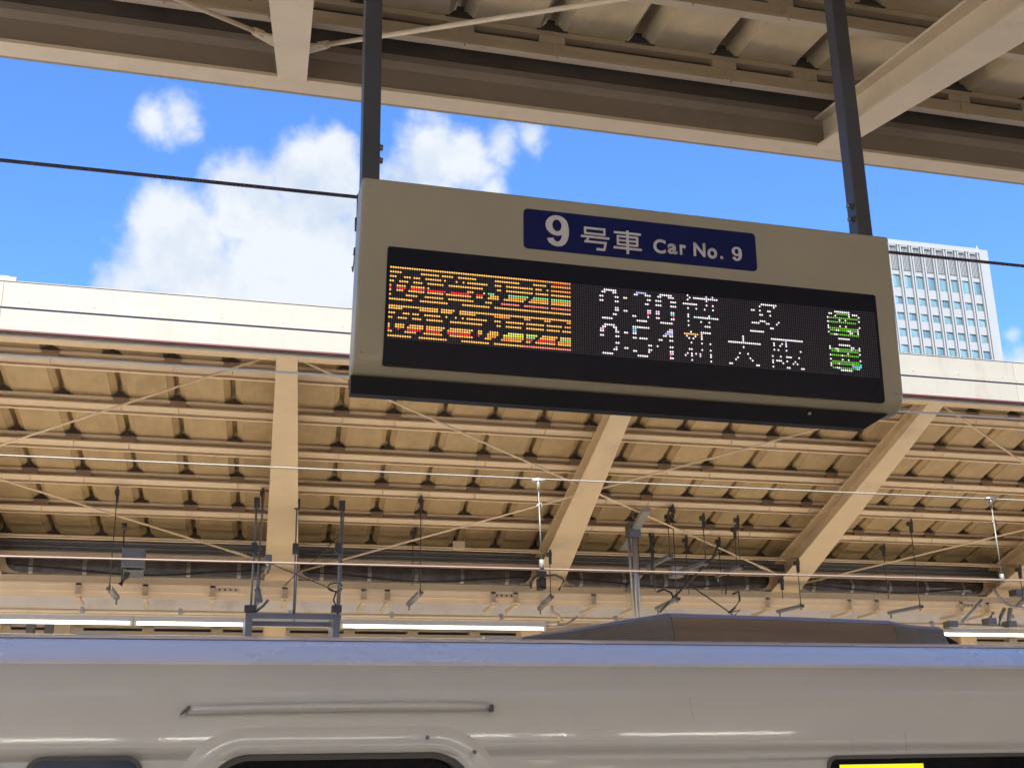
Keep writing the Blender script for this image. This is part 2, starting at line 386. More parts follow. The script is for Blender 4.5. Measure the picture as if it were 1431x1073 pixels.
def bracket_bm(k=1.0):
    bm = nb()
    hexa(bm, [(-0.075, -0.01, -0.004), (0.075, -0.01, -0.004), (0.075, 0.05, -0.004), (-0.075, 0.05, -0.004),
              (-0.035, -0.005, 0.04*k), (0.035, -0.005, 0.04*k), (0.035, 0.045, 0.04*k), (-0.035, 0.045, 0.04*k)])
    box(bm, -0.02, 0.02, 0.0, 0.04, 0.04*k, 0.072*k)
    box(bm, -0.09, 0.09, -0.02, 0.052, -0.0075, -0.0045)
    return bm

# ---- far canopy over the opposite platform
far_z = lambda y: 3.57-0.304*(y-10.3)            # rafter undersides
far_d = lambda y: 3.878-0.244*(y-10.3)           # roof sheet pans
fc = thing('platform_canopy', "ivory edged canopy over the opposite platform with ribbed tan underside, behind the sign", 'canopy')
SK = 0.09
pan = link('roof_panel', roof_panel_mesh('roof_panel', SK, 10.36, 14.95, far_d, 'deck'), 'deck', fc)
x_first = -1.28+0.09*0.06+0.081
kmin, kmax = -9, 36
pan.location = (x_first+kmin*0.53, 0, 0)
for k in range(kmin+1, kmax): copy_of(pan, 'roof_panel', (x_first+k*0.53, 0, 0), fc)
rowsY = [11.02, 11.765, 12.51, 13.28, 14.0]
br = link('roof_bracket', bracket_bm(0.75), 'bracket_brown', fc); br.location = (0, -50, 0)
firstb = True
for j, Yr in enumerate(rowsY):
    xb = [x_first-0.081+SK*(Yr-10.3)+k*0.53 for k in range(kmin, kmax)]
    blocks = [x for i, x in enumerate(xb) if (i+j) % 4 in (0, 3) or (i*7+j) % 9 == 0]
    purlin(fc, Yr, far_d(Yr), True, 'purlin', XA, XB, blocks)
    for x in xb:
        if x < -2.6 or x > 13.5: continue
        if firstb: br.location = (x, Yr, far_d(Yr)); firstb = False
        else: copy_of(br, 'roof_bracket', (x, Yr, far_d(Yr)), fc)
far_tips = [0.83+3.3*i for i in range(-2, 6)]
for xt in far_tips:
    link('rafter', rafter_bm(xt, 10.34, 14.95, SK, far_z, lambda y: far_z(y)+0.17+0.042*(y-10.3), 0.185, 0.41), 'cream', fc)
# eave girder, fascia boards and trim
bm = nb(); box(bm, XA, XB, 10.31, 10.45, 3.552, 3.57); box(bm, XA, XB, 10.345, 10.36, 3.57, 3.86); box(bm, XA, XB, 10.31, 10.45, 3.86, 3.875)
link('eave_beam', bm, 'cream', fc)
bm = nb()
box(bm, 0, 3.297, 10.27, 10.3, 3.602, 3.785); box(bm, 0, 3.297, 10.262, 10.3, 3.80, 3.845); box(bm, 0, 3.297, 10.285, 10.315, 3.845, 4.037)
box(bm, 0, 3.297, 10.28, 10.34, 4.037, 4.043)
fp = link('fascia_panel', bm, 'fascia', fc); fp.location = (-8.15, 0, 0)
for k in range(1, 9): copy_of(fp, 'fascia_panel', (-8.15+3.3*k, 0, 0), fc)
bm = nb(); box(bm, XA, XB, 10.275, 10.30, 3.785, 3.80); link('fascia_groove', bm, 'groove', fc)
bm = nb(); box(bm, XA, XB, 10.268, 10.30, 3.588, 3.602); link('edge_trim', bm, 'fascia_edge', fc)
bm = nb(); bolt_mesh(bm, (0, 10.285, 3.857), 0.008, 0.02)
b0 = link('fascia_bolt', bm, 'galv', fc); b0.location = (-1.34, 0, 0)
for k in range(1, 22): copy_of(b0, 'fascia_bolt', (-1.34+0.53*k, 0, 0), fc)
# diagonal tie rods (cross bracing over two bays)
def rod(parent, p, q, m='cream', r=0.011, buckle=True):
    bm = nb(); tube(bm, [p, q], r, 8); o = link('tie_rod', bm, 'purlin', parent)
    p, q = Vector(p), Vector(q); d = (q-p).normalized()
    if buckle:
        c = q-d*0.62; s = d.cross(Vector((0, 0, 1))).normalized()
        bm = nb()
        for k in (-1, 1): tube(bm, [c-d*0.1, c-d*0.07+s*k*0.028, c+d*0.07+s*k*0.028, c+d*0.1], 0.007, 6)
        tube(bm, [c-d*0.13, c-d*0.08], 0.017, 8); tube(bm, [c+d*0.08, c+d*0.13], 0.017, 8)
        link('turnbuckle', bm, m, o)
def fz(x, y, off=0.06): return Vector((x, y, far_z(y)+off))
for x0 in (0.83-6.6, 0.83, 0.83+6.6):
    rod(fc, fz(x0+0.08, 10.44), fz(x0+6.6+0.36, 14.45)); rod(fc, fz(x0+6.6-0.08, 10.44, 0.085), fz(x0+0.40, 14.75, 0.085))
# valley: box girder, dark service gutter, smoked duct, cable runs
bm = nb(); box(bm, XA, XB, 15.0, 15.5, 1.93, 2.75); link('valley_girder', bm, 'cream', fc)
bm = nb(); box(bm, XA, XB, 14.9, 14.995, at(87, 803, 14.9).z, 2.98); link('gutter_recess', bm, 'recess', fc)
for i, (y, r) in enumerate(((756, .018), (759.5, .012), (763, .016), (766, .012), (769, .017))):
    bm = nb(); z = at(87, y, 14.62).z; tube(bm, [(XA, 14.62, z), (XB, 14.62, z)], r, 8)
    link('service_pipe', bm, 'grey_steel' if i % 2 else 'pipe_grey', fc)
for y, r in ((748.5, .013), (751.5, .011)):
    bm = nb(); z = at(87, y, 14.15).z; tube(bm, [(XA, 14.15, z), (XB, 14.15, z)], r, 8); link('conduit', bm, 'cream', fc)
bm = nb(); box(bm, XA, XB, 14.45, 14.5, at(87, 778.5, 14.45).z, at(87, 771, 14.45).z); link('lower_channel', bm, 'cream', fc)
zt, zb2 = at(87, 781, 14.8).z, at(87, 802, 14.8).z
rx = [xt+SK*4.5 for xt in far_tips]
for a, b in zip(rx, rx[1:]):
    # each bay: the dark smoked duct behind the haunched opening, its straps, and the haunch plates
    bm = nb(); n = 28; zm = (zt+zb2)/2; hh = (zt-zb2)/2
    for i in range(n):
        xa_ = a+0.22+(b-a-0.44)*i/n; xb_ = a+0.22+(b-a-0.44)*(i+1)/n
        prof = [(14.8, zt), (14.77, zm+hh*.3), (14.765, zm), (14.775, zb2+hh*.45), (14.81, zb2+hh*.1), (14.88, zb2), (14.88, zt)]
        prism_x(bm, prof, xa_, xb_)
    bmesh.ops.remove_doubles(bm, verts=bm.verts, dist=1e-5)
    d = link('service_duct', bm, 'duct', fc)
    bm = nb(); prism_x(bm, [(14.79, zt), (14.755, zm+hh*.3), (14.75, zm), (14.76, zb2+hh*.45), (14.8, zb2), (14.81, zb2), (14.79, zm)], 0, 0.045)
    s0 = link('duct_strap', bm, 'galv', d); s0.location = (a+0.45, 0, 0)
    x = a+0.45+0.58
    while x < b-0.3: copy_of(s0, 'duct_strap', (x, 0, 0), d); x += 0.58
    for s, xe in ((1, a), (-1, b)):
        bm = nb(); pts = [(xe, zb2-0.01), (xe, zt+0.25), (xe+s*0.20, zt+0.25)]
        for k in range(7):
            t = k/6*math.pi/2; pts.append((xe+s*(0.20+0.16*(1-math.cos(t))), zb2+0.16-0.16*math.sin(t)))
        pts.append((xe+s*0.36, zb2-0.01))
        slab_xz(bm, pts, 14.70, 14.73); link('haunch_plate', bm, 'cream', fc)
    bm = nb(); pts = []
    for k in range(13):
        t = k/12; pts.append((a+0.3+(b-a-0.6)*t, 14.70, zb2+0.075-0.07*math.sin(math.pi*t)+0.01*math.sin(9*t)))
    tube(bm, pts, 0.009, 6); link('loose_cable', bm, 'cable', fc)
bm = nb(); box(bm, XA, XB, 14.68, 14.74, at(87, 813, 14.68).z, at(87, 803.5, 14.68).z); link('girder_flange', bm, 'cream', fc)
# light rail that carries signs and cameras
r0, r1, r2 = at(87, 815, 14.3).z, at(87, 824, 14.3).z, at(87, 833, 14.3).z
bm = nb()
box(bm, XA, XB, 14.3, 14.32, r1, r0); box(bm, XA, XB, 14.28, 14.299, r0-0.012, r0+0.008); box(bm, XA, XB, 14.33, 14.345, r2, r1-0.004); box(bm, XA, XB, 14.3, 14.38, r1-0.0045, r1-0.0005); box(bm, XA, XB, 14.3, 14.36, r0, r0+0.008)
link('equipment_rail', bm, 'purlin', fc)
bm = nb(); box(bm, XA, XB, 14.95, 14.99, at(87, 851, 14.95).z, at(87, 832, 14.95).z); link('soffit_panel', bm, 'white_wall', fc)
bm = nb(); z = at(87, 853, 14.45).z; tube(bm, [(XA, 14.45, z), (XB, 14.45, z)], 0.022, 8); z2 = at(87, 857, 14.6).z; tube(bm, [(XA, 14.6, z2), (XB, 14.6, z2)], 0.015, 8)
pp = link('water_pipe', bm, 'cream', fc)
bm = nb(); box(bm, -0.02, 0.02, 14.42, 14.48, z-0.03, z+0.045)
pc = link('pipe_clamp', bm, 'galv', pp); xs = [at(px, 853, 14.45).x for px in (115, 252, 405, 547, 700, 860, 1010, 1160, 1300)]
pc.location = (xs[0], 0, 0)
for x in xs[1:]: copy_of(pc, 'pipe_clamp', (x, 0, 0), pp)
# rising far half of the canopy, columns
bm = nb(); hexa(bm, [(XA, 15.5, 2.7), (XB, 15.5, 2.7), (XB, 20.6, 3.95), (XA, 20.6, 3.95), (XA, 15.5, 2.74), (XB, 15.5, 2.74), (XB, 20.6, 3.99), (XA, 20.6, 3.99)])
link('rear_roof_slope', bm, 'deck', fc)
for x in rx:
    bm = nb(); box(bm, x-0.13, x+0.13, 15.5, 15.515, PF, 2.2); box(bm, x-0.13, x+0.13, 15.745, 15.76, PF, 2.2); box(bm, x-0.01, x+0.01, 15.515, 15.745, PF, 2.2)
    link('column', bm, 'cream', fc)

# ---- near canopy above the camera
BT = 3.885
near_z = lambda y: 3.64+0.2331*(y-6.0)
near_d = lambda y: 4.07+0.173*(y-6.0)
nc = thing('platform_canopy', "shaded brown and beige canopy overhead along the top, its eave beam crossing the sky", 'canopy')
NSK = 0.094
npan = link('roof_panel', roof_panel_mesh('roof_panel', NSK, 0.9, 5.92, near_d, 'deck_near'), 'deck_near', nc)
nx0 = 1.831+0.06+0.081      # rib crossing found beside the second purlin
nrib = lambda k, Y: 1.86+0.53*k+NSK*(Y-5.65)
kn0, kn1 = -11, 26
npan.location = (nrib(kn0, 0.9)+0.081, 0, 0)
for k in range(kn0+1, kn1): copy_of(npan, 'roof_panel', (nrib(k, 0.9)+0.081, 0, 0), nc)
nbr = link('roof_bracket', bracket_bm(), 'bracket', nc); firstb = True
for j, Yr in enumerate([5.68, 4.85, 4.02, 3.19, 2.36, 1.53]):
    xb = [nrib(k, Yr) for k in range(kn0, kn1)]
    blocks = [nrib(k, Yr) for k in range(kn0, kn1) if (k+j) % 3 != 1]
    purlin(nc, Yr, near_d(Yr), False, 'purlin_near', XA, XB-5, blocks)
    for x in xb:
        if j > 3 or x < -2 or x > 8: continue
        if firstb: nbr.location = (x, Yr, near_d(Yr)); firstb = False
        else: copy_of(nbr, 'roof_bracket', (x, Yr, near_d(Yr)), nc)
near_tips = [0.45+3.25*i for i in range(-2, 5)]
for xt in near_tips:
    link('rafter', rafter_bm(xt-NSK*5.1, 0.9, 5.92, NSK, near_z, lambda y: near_z(y)+0.21+0.02*(6-y), 0.375, 0.155), 'cream_near', nc)
bm = nb()
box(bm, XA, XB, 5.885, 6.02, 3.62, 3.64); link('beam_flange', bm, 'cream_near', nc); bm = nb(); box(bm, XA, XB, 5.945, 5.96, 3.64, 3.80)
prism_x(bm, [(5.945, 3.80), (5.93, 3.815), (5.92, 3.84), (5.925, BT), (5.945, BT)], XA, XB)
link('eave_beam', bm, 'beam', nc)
bm = nb(); box(bm, XA, XB, 6.0, 6.06, 3.63, 4.25); link('outer_fascia', bm, 'fascia', nc)
bm = nb(); box(bm, XA, XB, 5.93, 5.98, BT+0.005, 4.06); link('gap_shade_board', bm, 'recess', nc)  # dark board added for the shade between beam top and purlin lip
bm = nb(); box(bm, XA, XB, 0.2, 0.9, 2.3, 3.0); link('valley_girder', bm, 'cream_near', nc)
bm = nb(); hexa(bm, [(XA, -6.9, 4.3), (XB, -6.9, 4.3), (XB, 0.2, 3.1), (XA, 0.2, 3.1), (XA, -6.9, 4.34), (XB, -6.9, 4.34), (XB, 0.2, 3.14), (XA, 0.2, 3.14)])
link('rear_roof_slope', bm, 'deck_near', nc)
for xt in near_tips:
    bm = nb(); x = xt-0.6; box(bm, x-0.15, x+0.15, 0.35-1.6, 0.65-1.6, PF, 3.3); link('column', bm, 'cream_near', nc)
def nz(x, y, off=0.10): return Vector((x, y, near_z(y)+off))
def near_rod(p, q):
    bm = nb(); tube(bm, [p, q], 0.013, 10); o = link('tie_rod', bm, 'cream_near', nc)
    d = (q-p).normalized(); bm = nb(); s = d.cross(Vector((0, 0, 1))).normalized()
    hexa(bm, [p-d*0.12-s*.045+Vector((0, 0, -.012)), p-d*0.12+s*.045+Vector((0, 0, -.012)), p+d*0.03+s*.022+Vector((0, 0, -.012)), p+d*0.03-s*.022+Vector((0, 0, -.012)),
              p-d*0.12-s*.045+Vector((0, 0, .0)), p-d*0.12+s*.045, p+d*0.03+s*.022, p+d*0.03-s*.022])
    tube(bm, [p-d*0.01+Vector((0, 0, .003)), p+d*0.05], 0.02, 8)
    link('gusset_plate', bm, 'cream_near', o)
NR = [( (365, 48), (250, 0) ), ((448, 64), (850, 2))]
def on_near(x, y, off):
    d = ray(x, y); t = (3.64+off-0.2331*6.0)/(d.z-0.2331*d.y); return d*t
for a, b in NR:
    p, q = on_near(*a, 0.10), on_near(*b, 0.10); q = p+(q-p)*2.4
    near_rod(p, q)

# ------------------------------------------------------------------ train
tr = thing('train_car', "glossy white train car along the bottom, its roof edge and doorway top in view", 'train')
prof = [(3.80, -2.55), (3.77, -2.2), (3.77, -0.6), (3.772, -0.3), (3.776, -0.1), (3.783, 0.05), (3.795, 0.15), (3.812, 0.23), (3.84, 0.295), (3.868, 0.333),
        (3.90, 0.3495), (3.95, 0.3735), (4.01, 0.4005), (4.068, 0.4245), (4.075, 0.4262), (4.12, 0.4375), (4.22, 0.4545), (4.5, 0.487), (4.9, 0.512), (5.45, 0.525)]
full = prof+[(10.9-y, z) for y, z in prof[-2::-1]]
bm = nb(); prism_x(bm, full, -12, 14)
body = link('body', bm, 'train', tr)

DX0, DX1, DZ = 0.112, 0.922, 0.070
def rounded_hole(x0, x1, z1, r, z0=-1.6, y0=3.6, y1=3.95):
    bm = nb(); slab_xz(bm, rrect(x0, x1, z0, z1, r, 10), y0, y1); return bm
cut = nb()
slab_xz(cut, rrect(DX0, DX1, -1.62, DZ, 0.135, 12), 3.6, 3.90)
slab_xz(cut, rrect(-0.365, -0.058, -0.42, 0.063, 0.045, 8), 3.6, 3.80)
slab_xz(cut, rrect(2.120, 3.42, -0.30, 0.034, 0.03, 6), 3.6, 3.80)
cu = link('cutter', cut, 'dark')
md = body.modifiers.new('b', 'BOOLEAN'); md.operation = 'DIFFERENCE'; md.object = cu; md.solver = 'EXACT'
bpy.context.view_layer.update()
me2 = bpy.data.meshes.new_from_object(body.evaluated_get(bpy.context.evaluated_depsgraph_get()))
body.modifiers.clear(); body.data = me2; bpy.data.objects.remove(cu)
body.data.materials.clear(); body.data.materials.append(M['train']); body.data.materials.append(M['roof_edge'])
for p in body.data.polygons:
    p.use_smooth = abs(p.normal.x) < 0.5
    p.material_index = 1 if (p.normal.z > 0.5 and p.center.z > 0.34) else 0
for e in body.data.edges:
    v0, v1 = (body.data.vertices[i].co for i in e.vertices)
    if abs(v0.x-v1.x) < 0.001 or (abs(v0.z-v1.z) < 1e-4 and 0.34 < v0.z < 0.3500) : e.use_edge_sharp = abs(v0.x-v1.x) > 0.001
# raised, softly rounded surround of the doorway
bm = nb()
for (g0, g1, ya, yb) in ((0.075, 0.048, 3.772, 3.764), (0.048, 0.016, 3.764, 3.762)):
    pass
rings = []
for (g, y, r) in ((0.085, 3.7795, 0.20), (0.07, 3.7755, 0.19), (0.05, 3.7735, 0.175), (0.03, 3.7735, 0.155), (0.012, 3.775, 0.143), (0.0, 3.79, 0.135), (0.0, 3.88, 0.135)):
    rings.append([bm.verts.new((x, y+(0.012 if z > -0.0 else 0)*max(0, (z)/0.1), z)) for x, z in rrect(DX0-g, DX1+g, -1.62-g, DZ+g, r, 12)])
for A, B in zip(rings, rings[1:]):
    for i in range(len(A)):
        f = bm.faces.new((A[i], A[(i+1) % len(A)], B[(i+1) % len(A)], B[i])); f.smooth = True
link('door_surround', bm, 'train', tr)
bm = nb(); ring_xz(bm, rrect(DX0-0.001, DX1+0.001, -1.62, DZ-0.001, 0.135, 12), rrect(DX0+0.018, DX1-0.018, -1.60, DZ-0.018, 0.12, 12), 3.80, 3.86)
link('door_seal', bm, 'gasket', tr)
bm = nb(); slab_xz(bm, rrect(DX0+0.01, DX1-0.01, -1.61, DZ-0.008, 0.125, 12), 3.84, 3.87)
link('door_leaf', bm, 'black_glass', tr)
bm = nb()
for px, py in ((598, 1030), (664, 1050)):
    p = at(px, py, 3.765); bolt_mesh(bm, (p.x, 3.772, p.z), 0.0045, 0.012)
link('screw', bm, 'bolt', tr)
for px, py, qx, qy in ((967, 976, 974, 1008), (1190, 1030, 1194, 1055), (1264, 1024, 1269, 1055)):
    bm = nb(); p, q = at(px, py, 3.79), at(qx, qy, 3.775)
    def sk_(z): return max(3.772, 3.783+(z-0.05)*0.12) if z < 0.15 else 3.795+(z-0.15)*0.213+max(0, z-.23)*0.2
    for k in range(5):
        a_, b_ = p+(q-p)*(k/5), p+(q-p)*((k+1)/5)
        hexa(bm, [(a_.x-.0012, sk_(a_.z)-.0006, a_.z), (a_.x+.0012, sk_(a_.z)-.0006, a_.z), (a_.x+.0012, sk_(a_.z)+.003, a_.z), (a_.x-.0012, sk_(a_.z)+.003, a_.z),
                  (b_.x-.0008, sk_(b_.z)-.0006, b_.z), (b_.x+.0008, sk_(b_.z)-.0006, b_.z), (b_.x+.0008, sk_(b_.z)+.003, b_.z), (b_.x-.0008, sk_(b_.z)+.003, b_.z)])
    link('scuff_mark', bm, 'scuff', tr)
# rain gutter above the doorway
bm = nb(); g0, g1 = at(262, 992, 3.79), at(684, 987, 3.79)
n = 14
def gsec(x, z, k): return [(x, 3.80-0.001, z+0.014), (x, 3.782-0.010*k, z+0.010), (x, 3.778-0.015*k, z+0.001), (x, 3.779-0.010*k, z-0.006), (x, 3.79, z-0.011)]
R = []
for i in range(n+1):
    t = i/n; k = 1.0 if 0 < i < n else 0.25
    R.append([bm.verts.new(p) for p in gsec(g0.x+(g1.x-g0.x)*t, g0.z+0.004*math.sin(math.pi*t)+(g1.z-g0.z)*t, k)])
for A, B in zip(R, R[1:]):
    for i in range(4):
        f = bm.faces.new((A[i], A[i+1], B[i+1], B[i])); f.smooth = True
bm.faces.new(R[0]); bm.faces.new(R[-1][::-1])
gut = link('rain_gutter', bm, 'train', tr)
bm = nb(); hexa(bm, [(g0.x-0.022, 3.772, g0.z-0.016), (g0.x-0.002, 3.768, g0.z-0.004), (g0.x-0.002, 3.79, g0.z-0.004), (g0.x-0.022, 3.79, g0.z-0.016),
                     (g0.x-0.02, 3.772, g0.z-0.010), (g0.x+0.004, 3.768, g0.z+0.014), (g0.x+0.004, 3.79, g0.z+0.014), (g0.x-0.02, 3.79, g0.z-0.010)])
link('gutter_end', bm, 'gasket', gut)
bm = nb(); box(bm, g1.x-0.002, g1.x+0.008, 3.768, 3.79, g1.z-0.016, g1.z+0.006); link('gutter_end', bm, 'gasket', gut)
# side window and destination display
bm = nb(); slab_xz(bm, rrect(-0.364, -0.059, -0.419, 0.062, 0.045, 8), 3.779, 3.79); link('side_window', bm, 'blue_glass', tr)
bm = nb(); ring_xz(bm, rrect(-0.372, -0.051, -0.427, 0.070, 0.052, 8), rrect(-0.360, -0.063, -0.415, 0.058, 0.041, 8), 3.7745, 3.7795); link('window_gasket', bm, 'gasket', tr)
bm = nb(); slab_xz(bm, rrect(2.121, 3.419, -0.299, 0.033, 0.03, 6), 3.779, 3.79); dp = link('destination_display', bm, 'black_glass', tr)
a, b = at(1173, 1068, 3.779), at(1290, 1069, 3.779)
bm = nb(); box(bm, a.x, b.x, 3.777, 3.779, a.z-0.07, a.z); link('led_panel', bm, 'led_panel', dp)
bm = nb(); ring_xz(bm, rrect(2.112, 3.428, -0.308, 0.042, 0.036, 6), rrect(2.124, 3.416, -0.296, 0.030, 0.028, 6), 3.776, 3.7795); link('display_rim', bm, 'gasket', dp)
# roof seam and its sealant, roof lids
for (xa_, xb_) in ((-12, 2.9), (2.905, 14)):
    bm = nb(); prism_x(bm, [(4.066, 0.4262), (4.062, 0.4243), (4.07, 0.4278), (4.0705, 0.4292)], xa_, xb_)
    link('roof_seam', bm, 'train_seam', tr)
bm = nb()
for px0, px1 in ((106, 168), (676, 728)):
    p0, p1 = at(px0, 891, 4.35), at(px1, 891, 4.35)
    bm = nb(); box(bm, p0.x, p1.x, 4.33, 4.7, 0.455, 0.477); link('roof_lid', bm, 'train', tr)
# streamlined cover amid the roof
Yf, Yg, Yi = 4.62, 4.78, 6.1
def P(px, py, Y): v = at(px, py, Y); return (v.x, v.y, v.z)
bm = nb()
low = {}
L0 = P(722, 897, Yf); L1 = P(918, 903, Yf); L2 = P(1225, 905, Yf); L3 = P(1312, 906, Yf)
T1 = P(915, 860, Yg); T2 = P(1250, 871, Yg)
def prof_at(x, zt, y0=Yf, k=1.0):
    zb_ = 0.46
    return [(x, y0, zb_), (x, y0+0.012*k, zb_+(zt-zb_)*0.5), (x, y0+0.03*k, zb_+(zt-zb_)*0.85), (x, y0+0.06*k, zb_+(zt-zb_)*0.96), (x, y0+0.12*k, zt), (x, 5.0, zt-0.004), (x, 5.45, zt-0.03), (x, 5.9, zt-0.03),
            (x, 10.9-y0-0.12*k, zt), (x, 10.9-y0-0.06*k, zb_+(zt-zb_)*0.8), (x, 10.9-y0, zb_)]
zt1 = at(918, 857, 4.74).z; zt2 = at(1255, 868, 4.74).z
xs1 = at(932, 880, 4.7).x; xs2 = at(1240, 885, 4.7).x; xe = at(1312, 884, 4.8).x; x00 = at(722, 895, 4.7).x
secs = [(x00-0.25, 0.49), (x00-0.05, 0.508), (x00+(xs1-x00)*.33, 0.508+(zt1-.508)*.36), (x00+(xs1-x00)*.66, 0.508+(zt1-.508)*.69), (xs1, zt1)]
def loft(secs, m, name):
    bm = nb(); R = [[bm.verts.new(p) for p in prof_at(*s)] for s in secs]
    for A, B in zip(R, R[1:]):
        for i in range(len(A)-1): bm.faces.new((A[i], A[i+1], B[i+1], B[i])).smooth = False
    bm.faces.new(R[0]); bm.faces.new(R[-1][::-1])
    o = link(name, bm, m, tr)
    return o
loft(secs, 'fairing_end', 'fairing_ramp')
loft([(xs1+0.002, zt1+0.001), ((xs1+xs2)/2, (zt1+zt2)/2+0.003), (xs2, zt2+0.001)], 'fairing', 'roof_fairing')
zt3 = at(1300, 879, 4.9).z
loft([(xs2+0.002, zt2), (xs2+0.10, zt2-0.012, Yf+0.02), (xe-0.02, zt3, Yf+0.09), (xe+0.03, zt3-0.05, Yf+0.14)], 'fairing_end', 'fairing_tail')
bm = nb(); tube(bm, [at(1296, 885, 4.95), at(1310, 888, 4.95), at(1325, 894, 4.95), at(1340, 903, 4.95), at(1350, 912, 4.95)], 0.014, 8)
link('roof_cable', bm, 'cable', tr)

# ------------------------------------------------------------------ departure sign
sg = thing('departure_sign', "beige hanging departure board with lit dot matrix rows and a navy number plate", 'sign')
SY = 3.2
def S(x, z): return (x-(1.67-z)*0.026, z-(x-0.45)*0.0062)
def sheared(pts): return [S(x, z) for x, z in pts]
x0, x1, zT, zB = 0.454, 2.192, 1.673, 1.075
bm = nb(); profS = [(SY, zT), (SY, zB+0.055), (SY+0.006, zB+0.035), (SY+0.018, zB+0.018), (SY+0.035, zB+0.006), (SY+0.05, zB), (SY+0.095, zB), (SY+0.095, zT)]
a = [bm.verts.new((S(x0, z)[0], y, S(x0, z)[1])) for y, z in profS]; b = [bm.verts.new((S(x1, z)[0], y, S(x1, z)[1])) for y, z in profS]
bm.faces.new(a[::-1]); bm.faces.new(b)
for i in range(len(profS)):
    f = bm.faces.new((a[i], a[(i+1) % len(profS)], b[(i+1) % len(profS)], b[i])); f.smooth = 0 < i < 5
be = [e for e in bm.edges if (abs((e.verts[0].co-e.verts[1].co).x) < 0.03 and e.verts[0].co.x > 2.0 and abs(e.verts[0].co.y-SY) < 0.001 and abs(e.verts[1].co.y-SY) < 0.001)]
hs = link('housing', bm, 'sign', sg)
bv = hs.modifiers.new('soft', 'BEVEL'); bv.width = 0.008; bv.segments = 3; bv.limit_method = 'ANGLE'; bv.angle_limit = math.radians(50)
bm = nb(); v = [S(x0+0.0, zB-0.002), S(x1-0.035, zB-0.002), S(x1-0.115, zB-0.050), S(x0+0.004, zB-0.050)]
A = [bm.verts.new((x, SY+0.038, z)) for x, z in v[:2]]+[bm.verts.new((x, SY+0.055, z)) for x, z in v[2:]]
B = [bm.verts.new((x, SY+0.092, z)) for x, z in v]
bm.faces.new(A); bm.faces.new(B[::-1])
for i in range(4): bm.faces.new((A[i], A[(i+1) % 4], B[(i+1) % 4], B[i]))
vl = link('valance', bm, 'sign_under', sg)
p = at(1131, 578, SY+0.04); bm = nb(); tube(bm, [(p.x, SY+0.046, p.z), (p.x, SY+0.035, p.z)], 0.004, 10); link('sensor', bm, 'galv', vl)
for x, z in ((0.475, 1.645), (2.165, 1.645), (0.475, 1.13), (2.165, 1.13)):
    xx, zz = S(x, z); bm = nb(); tube(bm, [(xx, SY+0.001, zz), (xx, SY-0.0015, zz)], 0.0035, 10); link('screw', bm, 'sign_screw', hs)
# screen recess
bm = nb(); slab_xz(bm, sheared(rrect(0.536, 2.121, 1.0965, 1.4585, 0.008, 4)), SY-0.003, SY+0.01); scn = link('screen', bm, 'screen', sg)
